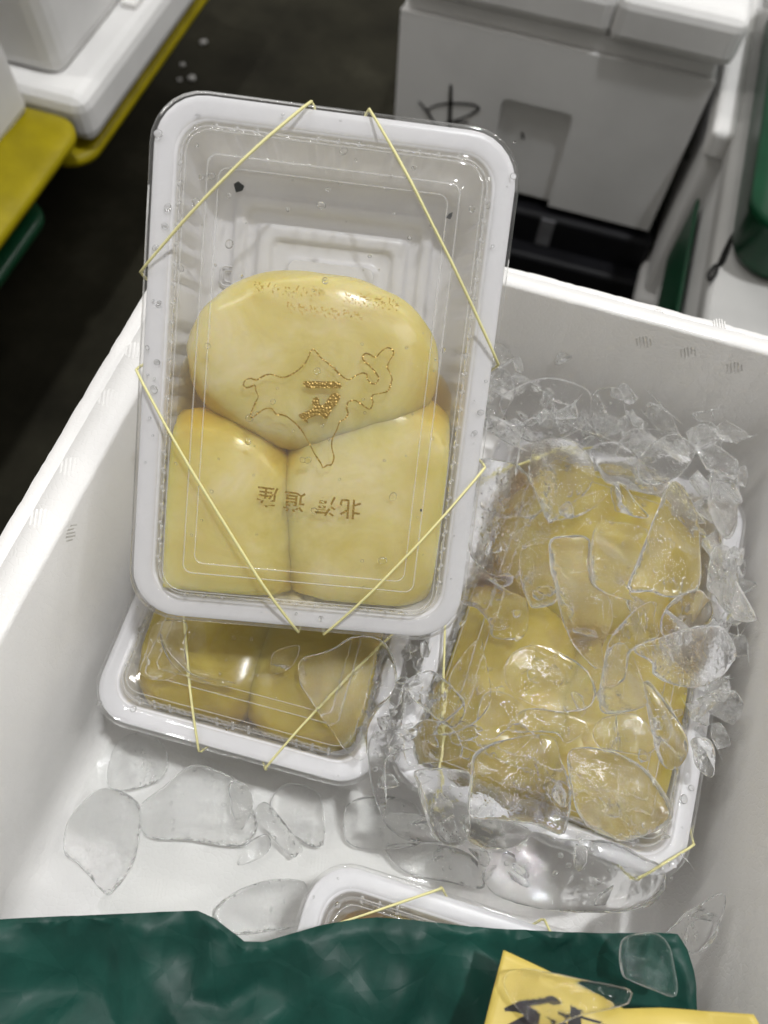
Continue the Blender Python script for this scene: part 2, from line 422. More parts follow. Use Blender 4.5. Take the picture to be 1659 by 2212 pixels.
main_mw = Matrix.Translation(main.location)
main.matrix_world = main_mw
bpy.context.view_layer.update()
for x, y in [(740, 830), (595, 1095), (385, 1475), (220, 1760), (30, 2140)]:
    vent(P(.3906 * x, 432 + .3906 * y, RZ), (0, 0, 1), 'bars', 1.05, R(20))
for x, y in [(700, 1240), (930, 1295), (1185, 1355), (1450, 1400)]:
    vent(P(829.5 + .5 * x, .5 * y, RZ - .0001), (0, 0, 1), 'bars', .8, R(10))
for x, y, k in [(810, 100, 'bars'), (1050, 160, 'bars'), (1255, 65, 'bars'), (1490, 140, 'bars'), (560, 30, 'bars'), (1030, 10, 'bars'), (710, 235, 'dots'), (1295, 225, 'dots'), (420, 160, 'dots'), (990, 310, 'bars')]:
    vent(PP(*c5((x, y)), (0, YI1 - .00015, 0), Vector((0, 1, 0))), (0, -1, 0), k, 1.0, R(25))
for x, y in [(1510, 645), (1630, 640), (1485, 980), (1610, 920), (1645, 120), (1600, 310), (1640, 430)]:
    vent(PP(*c7((x, y)), (XI1 - .0003, 0, 0), Vector((1, 0, 0))), (-1, 0, 0), 'dots', .9, R(60))
for x, y in [(395, 1840), (310, 2180)]:
    vent(PP(.3906 * x, 432 + .3906 * y, (XI0 + .0001, 0, 0), Vector((1, 0, 0))), (1, 0, 0), 'bars', 1.0, R(30))
for x, y in [(455, 1330), (1190, 1210), (150, 1180)]:
    vent(P(*c6((x, y)), FZ), (0, 0, 1), 'bars', 1.1, R(15))

# hidden support below the foam box
bm = bmesh.new(); box(bm, (-.18, -.31, GZ), (.18, .290, FZ - .022), .012)
cr = obj('support_crate', bm, 'black_plastic', None, label='black crate standing under the open foam box', category='crate')

# ------------------------------------------------------------------ lidded trays
TW, TL = .135, .1975
LIDP = [(0, -.0032), (.0002, .0009), (.0012, .0019), (.0024, .0015), (.0084, .0013), (.0092, -.0006), (.0112, -.0006), (.0122, .0040), (.0132, .0066), (.0150, .0076), (.0222, .0076), (.0226, .0092), (.0236, .0094), (.0266, .0094), (.0270, .0080), (.0300, .0080)]
BASEP = [(.0022, -.0022), (.0014, -.0004), (.0022, .0002), (.0092, .0002), (.0102, -.0008), (.0128, -.012), (.0150, -.030), (.0180, -.0368), (.0230, -.0380), (.0260, -.0380), (.0268, -.0352), (.0310, -.0352), (.0318, -.0378), (.0360, -.0378), (.0368, -.0350), (.0420, -.0350), (.0428, -.0376), (.0490, -.0376), (.0498, -.0352)]
def chaikin(pr, it=2):
    for _ in range(it):
        q = [pr[0]]
        for (a, b_), (c_, d) in zip(pr, pr[1:]): q += [(a * .75 + c_ * .25, b_ * .75 + d * .25), (a * .25 + c_ * .75, b_ * .25 + d * .75)]
        pr = q + [pr[-1]]
    return pr
def lid_h(x, y):
    d = min(TW / 2 - abs(x), TL / 2 - abs(y))
    if d <= 0: return -.001
    for (a, h), (b_, h2) in zip(LIDP, LIDP[1:]):
        if a <= d <= b_: return h + (h2 - h) * (d - a) / max(b_ - a, 1e-6)
    return LIDP[-1][1]
def corner_r(ins): return max(.0035, .0195 - ins * .75)
def tray_mesh(prof, ribs):
    bm = bmesh.new(); rings = []
    for ins, z in prof:
        rg = []
        wall = ribs and -.031 < z < -.005
        lw = (not ribs) and .0015 < z < .0050 and ins > .011
        for p, n, s, t in rring(TW - 2 * ins, TL - 2 * ins, corner_r(ins), 56, 84, 7):
            q = p
            if wall and s >= 0:
                cnt = 12 if s in (1, 3) else 18
                if abs((t * 3) % 1 - .5) < .36: q = p + n * (.0018 * (1 if math.sin(t * cnt * 2 * math.pi) > 0 else 0))
            if lw and s >= 0 and math.sin(t * (22 if s in (1, 3) else 34) * 2 * math.pi) > .2: q = p - n * .0007
            rg.append((q.x, q.y, z))
        rings.append(rg)
    loft(bm, rings, True)
    me = bpy.data.meshes.new('tray'); bm.to_mesh(me); bm.free()
    for p_ in me.polygons: p_.use_smooth = True
    me.set_sharp_from_angle(angle=R(60))
    return me
BASE_ME = tray_mesh(chaikin(BASEP, 1), True); BASE_ME.materials.append(MAT['tray_plastic'])
LID_ME = tray_mesh(chaikin(LIDP), False); LID_ME.materials.append(MAT['clear_plastic'])

def ridge_mesh(ins, z, rad):
    bm = bmesh.new(); tube(bm, [Vector((p.x, p.y, z)) for p, n, s, t in rring(TW - 2 * ins, TL - 2 * ins, corner_r(ins), 2, 2, 7)], rad, 6, True)
    me = bpy.data.meshes.new('ridge'); bm.to_mesh(me); bm.free(); me.materials.append(MAT['ridge_plastic'])
    for p_ in me.polygons: p_.use_smooth = True
    return me
RIDGES = [ridge_mesh(.0119, .0020, .00022), ridge_mesh(.0146, .0074, .00024), ridge_mesh(.0228, .0092, .00026), ridge_mesh(.0268, .0091, .00022)]
bm = bmesh.new()
for sx in (-1, 1):
    for k in range(22):
        y = -.073 + k * .00695
        tube(bm, [Vector((sx * (TW / 2 - .0113), y, .0008)), Vector((sx * (TW / 2 - .0131), y, .0062))], .00075, 6)
    for k in range(13):
        if k % 5 > 2: continue
        x = -.044 + k * .0073
        tube(bm, [Vector((x, sx * (TL / 2 - .0113), .0008)), Vector((x, sx * (TL / 2 - .0131), .0062))], .0007, 6)
RIB_ME = bpy.data.meshes.new('rib_row'); bm.to_mesh(RIB_ME); bm.free(); RIB_ME.materials.append(MAT['ridge_plastic'])
for p_ in RIB_ME.polygons: p_.use_smooth = True
def drops_mesh(seed, n, keep=None):
    rnd = random.Random(seed); bm = bmesh.new()
    for i in range(n):
        x, y = rnd.uniform(-.064, .064), rnd.uniform(-.095, .095)
        if i % 6 == 0: x = rnd.choice((-1, 1)) * rnd.uniform(.060, .0645)
        r = rnd.choice((.0004, .0005, .0006, .0007, .0010, .0013)) * rnd.uniform(.8, 1.25)
        z = lid_h(x, y) + .00005
        M_ = Matrix.Translation((x, y, z)) @ Matrix.Rotation(rnd.random() * 3, 4, 'Z') @ Matrix.Diagonal((r, r * rnd.uniform(.8, 1.4), r * .55, 1))
        bmesh.ops.create_icosphere(bm, subdivisions=2 if r > .0009 else 1, radius=1, matrix=M_)
    return bm
def make_tray(label, mw, seed, ndrops):
    t = empty('lidded_tray', label, 'food tray', mw, 'clear lidded white trays in the foam box')
    obj('base', BASE_ME, None, t)
    lid = obj('lid', LID_ME, None, t)
    for rm in RIDGES: obj('ridge', rm, None, lid)
    rb_ = obj('rib_row', RIB_ME, None, lid); rb_['kind'] = 'stuff'
    d = obj('droplets', drops_mesh(seed, ndrops), 'water', lid, True); d['kind'] = 'stuff'
    return t, lid
def band(label, mw, edges):
    """edges: 8 (x, y) points on the tray outline in order; visible runs join 0-1, 2-3, 4-5, 6-7 over the lid and hook under the flange between"""
    path = []
    for k in range(4):
        a, b_ = Vector(edges[2 * k]), Vector(edges[2 * k + 1])
        n = 40; pts = []
        for i in range(n + 1):
            p = a.lerp(b_, i / n); pts.append((i / n, max(lid_h(p.x, p.y), .0) + .0007))
        hull = []
        for q in pts:
            while len(hull) >= 2 and (hull[-1][1] - hull[-2][1]) * (q[0] - hull[-2][0]) <= (q[1] - hull[-2][1]) * (hull[-1][0] - hull[-2][0]): hull.pop()
            hull.append(q)
        def hz(s):
            for (s0, z0), (s1, z1) in zip(hull, hull[1:]):
                if s0 <= s <= s1: return z0 + (z1 - z0) * (s - s0) / max(s1 - s0, 1e-9)
            return hull[-1][1]
        for i in range(0, n + 1, 2):
            p = a.lerp(b_, i / n); path.append(Vector((p.x, p.y, hz(i / n))))
        c = Vector(edges[(2 * k + 2) % 8])
        out = Vector((0, 0))
        mid = (b_ + c) / 2
        if abs(abs(mid.x) - TW / 2) < abs(abs(mid.y) - TL / 2): out = Vector((math.copysign(1, mid.x), 0))
        else: out = Vector((0, math.copysign(1, mid.y)))
        for s, e, z in ((0, .0006, -.0012), (.02, .0005, -.0034), (.1, -.003, -.0042), (.5, -.006, -.0042), (.9, -.003, -.0042), (.98, .0005, -.0034), (1, .0006, -.0012)):
            p = b_.lerp(c, s) + out * e; path.append(Vector((p.x, p.y, z)))
    bm = bmesh.new(); tube(bm, path, [.00054 + .00009 * noise.noise(p * 70) for p in path], 7, True)
    o = obj('rubber_band', bm, 'rubber', None, True, label=label, category='rubber band', group='thin yellow rubber bands round the trays')
    o.matrix_world = mw
    return o
def rotm(u, v, n, c): return Matrix(((u.x, v.x, n.x, c.x), (u.y, v.y, n.y, c.y), (u.z, v.z, n.z, c.z), (0, 0, 0, 1)))
# leaning tray pose
w0, w1, w2, w3 = Vector((-.14708, .22090, -.18119)), Vector((-.01648, .25394, -.18983)), Vector((.01265, .09810, -.30760)), Vector((-.11795, .06506, -.29896))
u = (w2 - w3).normalized(); nrm = u.cross(w0 - w3).normalized(); v_ = nrm.cross(u)
LEAN = rotm(u, v_, nrm, (w0 + w1 + w2 + w3) / 4)
LINV = LEAN.inverted()
def flat(cx, cy, z, a): return Matrix.Translation((cx, cy, z)) @ Matrix.Rotation(R(a), 4, 'Z')
def lean_xy(px, py, h=0.0):
    q = LINV @ PP(px, py, LEAN @ Vector((0, 0, h)), nrm); return q
TRL, lidL = make_tray('clear lidded tray with gold map print, leaning on top of the others', LEAN, 3, 120)
def corner_mat(cx, cy, z, a):   # from front-left corner
    m_ = Matrix.Rotation(R(a), 4, 'Z'); c = Vector((cx, cy, z)) + m_.to_3x3() @ Vector((TW / 2, TL / 2, 0)); return Matrix.Translation(c) @ m_
LEFT = corner_mat(-.1365, .0285, -.352, 3.2)
RIGHT = corner_mat(-.0030, .0440, -.350, -2.6)
m_ = Matrix.Rotation(R(1.5), 4, 'Z'); FRONT = Matrix.Translation(Vector((-.0180, .0080, -.352)) + m_.to_3x3() @ Vector((TW / 2, -TL / 2, 0))) @ m_
TR2, lid2 = make_tray('clear lidded tray lying flat below the front end of the leaning tray', LEFT, 5, 60)
TR3, lid3 = make_tray('clear lidded tray buried under broken ice beside the shaded foam wall', RIGHT, 8, 60)
TR4, lid4 = make_tray('clear lidded tray half hidden by the crumpled green paper', FRONT, 11, 60)
ed = []
for p in [(797, 243), (1065, 785), (1033, 1010), (700, 1363), (645, 1358), (300, 800), (313, 588), (672, 228)]:
    q = lean_xy(*p); ed.append([q.x, q.y])
for e in ed:   # snap to outline
    if TW / 2 - abs(e[0]) < TL / 2 - abs(e[1]): e[0] = math.copysign(TW / 2 + .0006, e[0])
    else: e[1] = math.copysign(TL / 2 + .0006, e[1])
band('yellow rubber band stretched over the leaning tray lid', LEAN, ed)
hx, hy = TW / 2 + .0006, TL / 2 + .0006
e2 = [(.012, hy), (hx, .035), (hx, -.030), (.0200, -hy), (-.0120, -hy), (-.0300, .01), (-hx, .045), (-.014, hy)]
e2 = [(.012, hy), (hx, .035), (hx, -.010), (.0190, -hy), (-.0120, -hy), (-hx, .020), (-hx, .055), (-.014, hy)]
band('yellow rubber band round the flat tray below the leaning one', LEFT, e2)
band('yellow rubber band on the tray buried under broken ice', RIGHT, [(.012, hy), (hx, .035), (hx, -.078), (.048, -hy), (-.040, -hy), (-hx, .000), (-hx, .055), (-.014, hy)])
band('yellow rubber band on the tray at the green paper', FRONT, [(.030, hy), (hx, .045), (hx, -.030), (.0190, -hy), (-.0120, -hy), (-hx, .010), (-hx, .065), (-.014, hy)])

# gold print on the leaning lid
Hl = .0090
bm = bmesh.new()
mp = [(740,90),(770,110),(830,180),(920,250),(1000,330),(1060,375),(1100,380),(1150,345),(1220,318),(1260,330),(1265,370),(1300,415),(1340,420),(1370,390),(1370,350),(1310,270),(1240,205),(1220,160),(1250,130),(1300,145),(1350,165),(1400,110),(1460,75),(1510,95),(1515,145),(1480,200),(1460,260),(1480,310),(1505,370),(1490,430),(1465,490),(1400,512),(1330,525),(1310,555),(1320,610),(1290,665),(1240,640),(1170,590),(1110,585),(1075,610),(1070,660),(1080,710),(1050,760),(1000,790),(975,860),(930,950),(925,1040),(945,1130),(920,1200),(880,1205),(840,1230),(820,1190),(760,1100),(720,1020),(680,950),(640,880),(580,810),(510,750),(450,720),(390,715),(350,665),(290,660),(220,700),(170,740),(140,740),(150,690),(190,600),(215,545),(190,480),(180,435),(110,460),(75,440),(85,395),(140,370),(200,385),(260,350),(330,330),(400,350),(470,360),(530,335),(600,290),(660,230),(695,170),(715,120)]
ZN = Vector((0, 0, 1))
def lp(p, h=Hl): 
    q = lean_xy(*c2(p), LIDP[-1][1]); return Vector((q.x, q.y, h - .0006))
pts = spline([lp(p) for p in mp], 4)
ribbon(bm, pts, [(.00052 + .0003 * noise.noise(p * 300)) for p in pts], ZN, 0, True)
obj('map_outline', bm, 'gold_foil', lidL, label='gold foil outline map printed on the lid')
bm = bmesh.new()
flat_poly(bm, spline([lp(p) for p in [(645, 405), (690, 395), (840, 398), (990, 405), (1010, 465), (850, 462), (690, 460)]], 3), ZN, .00008)
flat_poly(bm, spline([lp(p) for p in [(610,715),(700,680),(760,650),(735,620),(740,570),(780,550),(805,575),(810,620),(850,620),(920,520),(980,515),(1010,545),(970,620),(930,660),(890,740),(860,760),(830,735),(790,720),(740,740),(690,765),(700,800),(650,775),(615,745)]], 3), ZN, .00008)
obj('gold_emblem', bm, 'gold_foil', lidL)
rn = random.Random(2)
def letters(txt, spots, size, mt):
    for ch, (x, y), in zip(txt, spots):
        cu = bpy.data.curves.new('lettering', 'FONT'); cu.body = ch; cu.size = size; cu.align_x = 'CENTER'; cu.align_y = 'CENTER'; cu.offset = size * .012
        cu.materials.append(MAT[mt])
        tmp = bpy.data.objects.new('tmp', cu); COL.objects.link(tmp); bpy.context.view_layer.update()
        me = bpy.data.meshes.new_from_object(tmp.evaluated_get(bpy.context.evaluated_depsgraph_get())); bpy.data.objects.remove(tmp)
        o = bpy.data.objects.new('lettering', me); COL.objects.link(o); o.parent = lidL
        q = lean_xy(x, y, LIDP[-1][1]); o.location = (q.x, q.y, Hl - .0008 + .0002)
        o.rotation_euler = (0, 0, R(180) + rn.uniform(-.03, .03))
letters('北海道産', [(757, 1096), (703, 1089), (636, 1080), (577, 1070)], .0085, 'gold_foil')
def c1(p): return (518.4 + .22917 * p[0], 570.3 + .22917 * p[1])
letters('新鮮美味北の海の幸', [c1(p) for p in [(1450, 365), (1315, 345), (1175, 325), (1040, 312), (730, 262), (585, 245), (465, 240), (315, 215), (185, 200)]], .0052, 'gold_flake')
letters('産地直送厳選品', [c1(p) for p in [(1115, 495), (1020, 475), (905, 460), (810, 450), (705, 435), (595, 420), (490, 405)]], .0042, 'gold_flake')
# dark specks on the leaning lid
for pl in ([(505, 398), (515, 392), (528, 402), (524, 412), (510, 416)], [(963, 470), (970, 462), (978, 458), (976, 468), (972, 474)], [(907, 1100), (911, 1099), (912, 1104), (908, 1105)]):
    bm = bmesh.new(); flat_poly(bm, [Vector((*(lean_xy(*p, .0088).xy), .0088)) for p in pl], ZN, .0004)
    obj('debris_speck', bm, 'speck', lidL)
# embossed mark on tray floor
bm = bmesh.new()
c = lean_xy(497, 597, -.036)
for w_, r_ in ((.0078, .0018), (.0046, .0012)):
    pts = [Vector((p.x, p.y, 0)) for p, n, s, t in rring(w_, w_, r_, 1, 1, 4)]
    tube(bm, pts, .0005, 6, True)
em = obj('embossed_mark', bm, 'tray_plastic', TRL, True); em.location = (c.x, c.y, -.0362)

# ------------------------------------------------------------------ seafood pieces
def blob(label, mw, c, ax, seed, mt, rot=0, ztop=.0062, sq=2.4):
    bm = bmesh.new(); bmesh.ops.create_icosphere(bm, subdivisions=5, radius=1)
    Rz = Matrix.Rotation(R(rot), 3, 'Z')
    for v in bm.verts:
        d = v.co.normalized()
        k = (abs(d.x) ** sq + abs(d.y) ** sq + abs(d.z) ** 2.0 + 1e-9) ** (-1 / 2.2)
        p = Vector((d.x * ax[0], d.y * ax[1], d.z * ax[2])) * k
        p *= 1 + .05 * noise.noise(d * 1.6 + Vector((seed, 0, 0))) + .015 * noise.noise(d * 5 + Vector((0, seed, 0)))
        p = Rz @ p + Vector(c)
        if p.z > ztop - .006: p.z = ztop - .006 + .006 * math.tanh((p.z - ztop + .006) / .012)
        if p.z < -.0355: p.z = -.0355
        p.x = max(-.0535, min(.0535, p.x)); p.y = max(-.085, min(.085, p.y))
        v.co = p
    o = obj('roe_sac', bm, mt, None, True, label=label, category='seafood', group='pale yellow seafood pieces in the trays')
    o.matrix_world = mw
    return o
def lxy(x, y, z):
    q = lean_xy(x, y, z); return (q.x, q.y, z)
blob('large oval pale yellow seafood piece at the middle of the leaning tray', LEAN, lxy(676, 785, -.012), (.0500, .0352, .026), 1, 'roe_pale', 2, .0066, 2.0)
blob('pale yellow seafood piece in the near corner of the leaning tray by the foam rim', LEAN, lxy(458, 1125, -.015), (.0405, .0465, .027), 4, 'roe_pale', 8, .0056, 2.15)
blob('pale yellow seafood piece under the gold lettering of the leaning tray', LEAN, lxy(806, 1092, -.015), (.0425, .0490, .027), 9, 'roe_pale', -14, .0060, 2.15)
def juice(par, z, y0, y1):
    bm = bmesh.new(); c = (y0 + y1) / 2
    rings = []
    for ins, zz in ((.0008, -.0352), (0, z - .001), (.0012, z)):
        rings.append([(p.x, p.y + c, zz) for p, n, s, t in rring(.104 - 2 * ins, y1 - y0 - 2 * ins, .014, 1, 1, 6)])
    loft(bm, rings, True, True)
    bmesh.ops.recalc_face_normals(bm, faces=bm.faces)
    obj('brine', bm, 'brine', par)
# jellied brine filling the creases of the leaning tray's pieces
juice(TRL, .0024, -.0850, .012)
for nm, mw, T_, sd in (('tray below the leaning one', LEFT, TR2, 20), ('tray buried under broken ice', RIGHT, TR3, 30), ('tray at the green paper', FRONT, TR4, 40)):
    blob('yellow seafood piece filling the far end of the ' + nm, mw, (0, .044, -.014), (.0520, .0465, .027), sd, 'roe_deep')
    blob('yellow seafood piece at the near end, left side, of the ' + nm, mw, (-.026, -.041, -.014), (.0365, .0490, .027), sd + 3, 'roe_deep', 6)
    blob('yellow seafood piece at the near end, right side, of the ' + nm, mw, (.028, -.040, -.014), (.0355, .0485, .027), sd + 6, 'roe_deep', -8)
    juice(T_, .0012, -.084, .084)

# ------------------------------------------------------------------ ice
def ice(label, outline, zc, T, seed, tilt=(0, 0), m='ice_clear', name='ice_chunk', rough=1.0):
    pts = [P(x, y, zc) for x, y in outline]
    c = sum(pts, Vector()) / len(pts)
    NP = 60
    pts = resample(spline([p - c for p in pts], 6), NP)
    bm = bmesh.new(); so = Vector((seed * 3.1, seed * 1.7, seed)); rr = random.Random(seed * 7 + 1)
    size = sum(p.length for p in pts) / NP
    rs = [.985, .96, .92, .86, .78, .68, .57, .45, .33, .2, .1]
    def planes(k, lo):
        out = []
        for _ in range(k):
            a = rr.uniform(0, 6.283); sl = rr.uniform(.25, .9) * T / size
            out.append((math.cos(a) * sl, math.sin(a) * sl, rr.uniform(lo, 1.15) * T / 2))
        return out
    pt, pb = planes(4, .65), planes(3, .7)
    def build(sign, pl):
        rings = []
        for r in rs:
            row = []
            for p in pts:
                q = p * r
                z = T / 2
                for a, b_, d in pl: z = min(z, d - (a * q.x + b_ * q.y))
                z = max(z, T * .08)
                z *= (1 - r ** 14) ** .5
                n1 = noise.noise((q * 60) + so) * .16 + (noise.noise((q * 170) + so) * .07 + noise.noise((q * 420) + so) * .035) * rough
                row.append(Vector((q.x, q.y, sign * z * (1 + n1 * (1 if sign > 0 else -.8)))))
            rings.append(row)
        return rings
    edge = []
    for p in pts:
        s_ = 1 + (.03 * noise.noise(p * 160 + so) + .012 * noise.noise(p * 500 + so)) * rough
        edge.append(Vector((p.x * s_, p.y * s_, T * .15 * noise.noise(p * 90 + so))))
    top = build(1, pt); bot = build(-1, pb)
    rows = list(reversed(bot)) + [edge] + top
    vr = [[bm.verts.new(p) for p in r] for r in rows]
    for a, b_ in zip(vr, vr[1:]):
        for i in range(NP): bm.faces.new((a[i], a[(i + 1) % NP], b_[(i + 1) % NP], b_[i]))
    ct = bm.verts.new(sum(top[-1], Vector()) / NP); cb = bm.verts.new(sum(bot[-1], Vector()) / NP)
    for i in range(NP):
        bm.faces.new((vr[-1][i], vr[-1][(i + 1) % NP], ct)); bm.faces.new((vr[0][(i + 1) % NP], vr[0][i], cb))
    bmesh.ops.recalc_face_normals(bm, faces=bm.faces)
    o = obj(name, bm, m, None, True, label=label, category='ice', group='broken clear ice in the foam box')
    o.data.set_sharp_from_angle(angle=R(38))
    o.location = c; o.rotation_euler = (R(tilt[0]), R(tilt[1]), 0)
    return o
ZL = -.3425   # top of the flat trays' lids
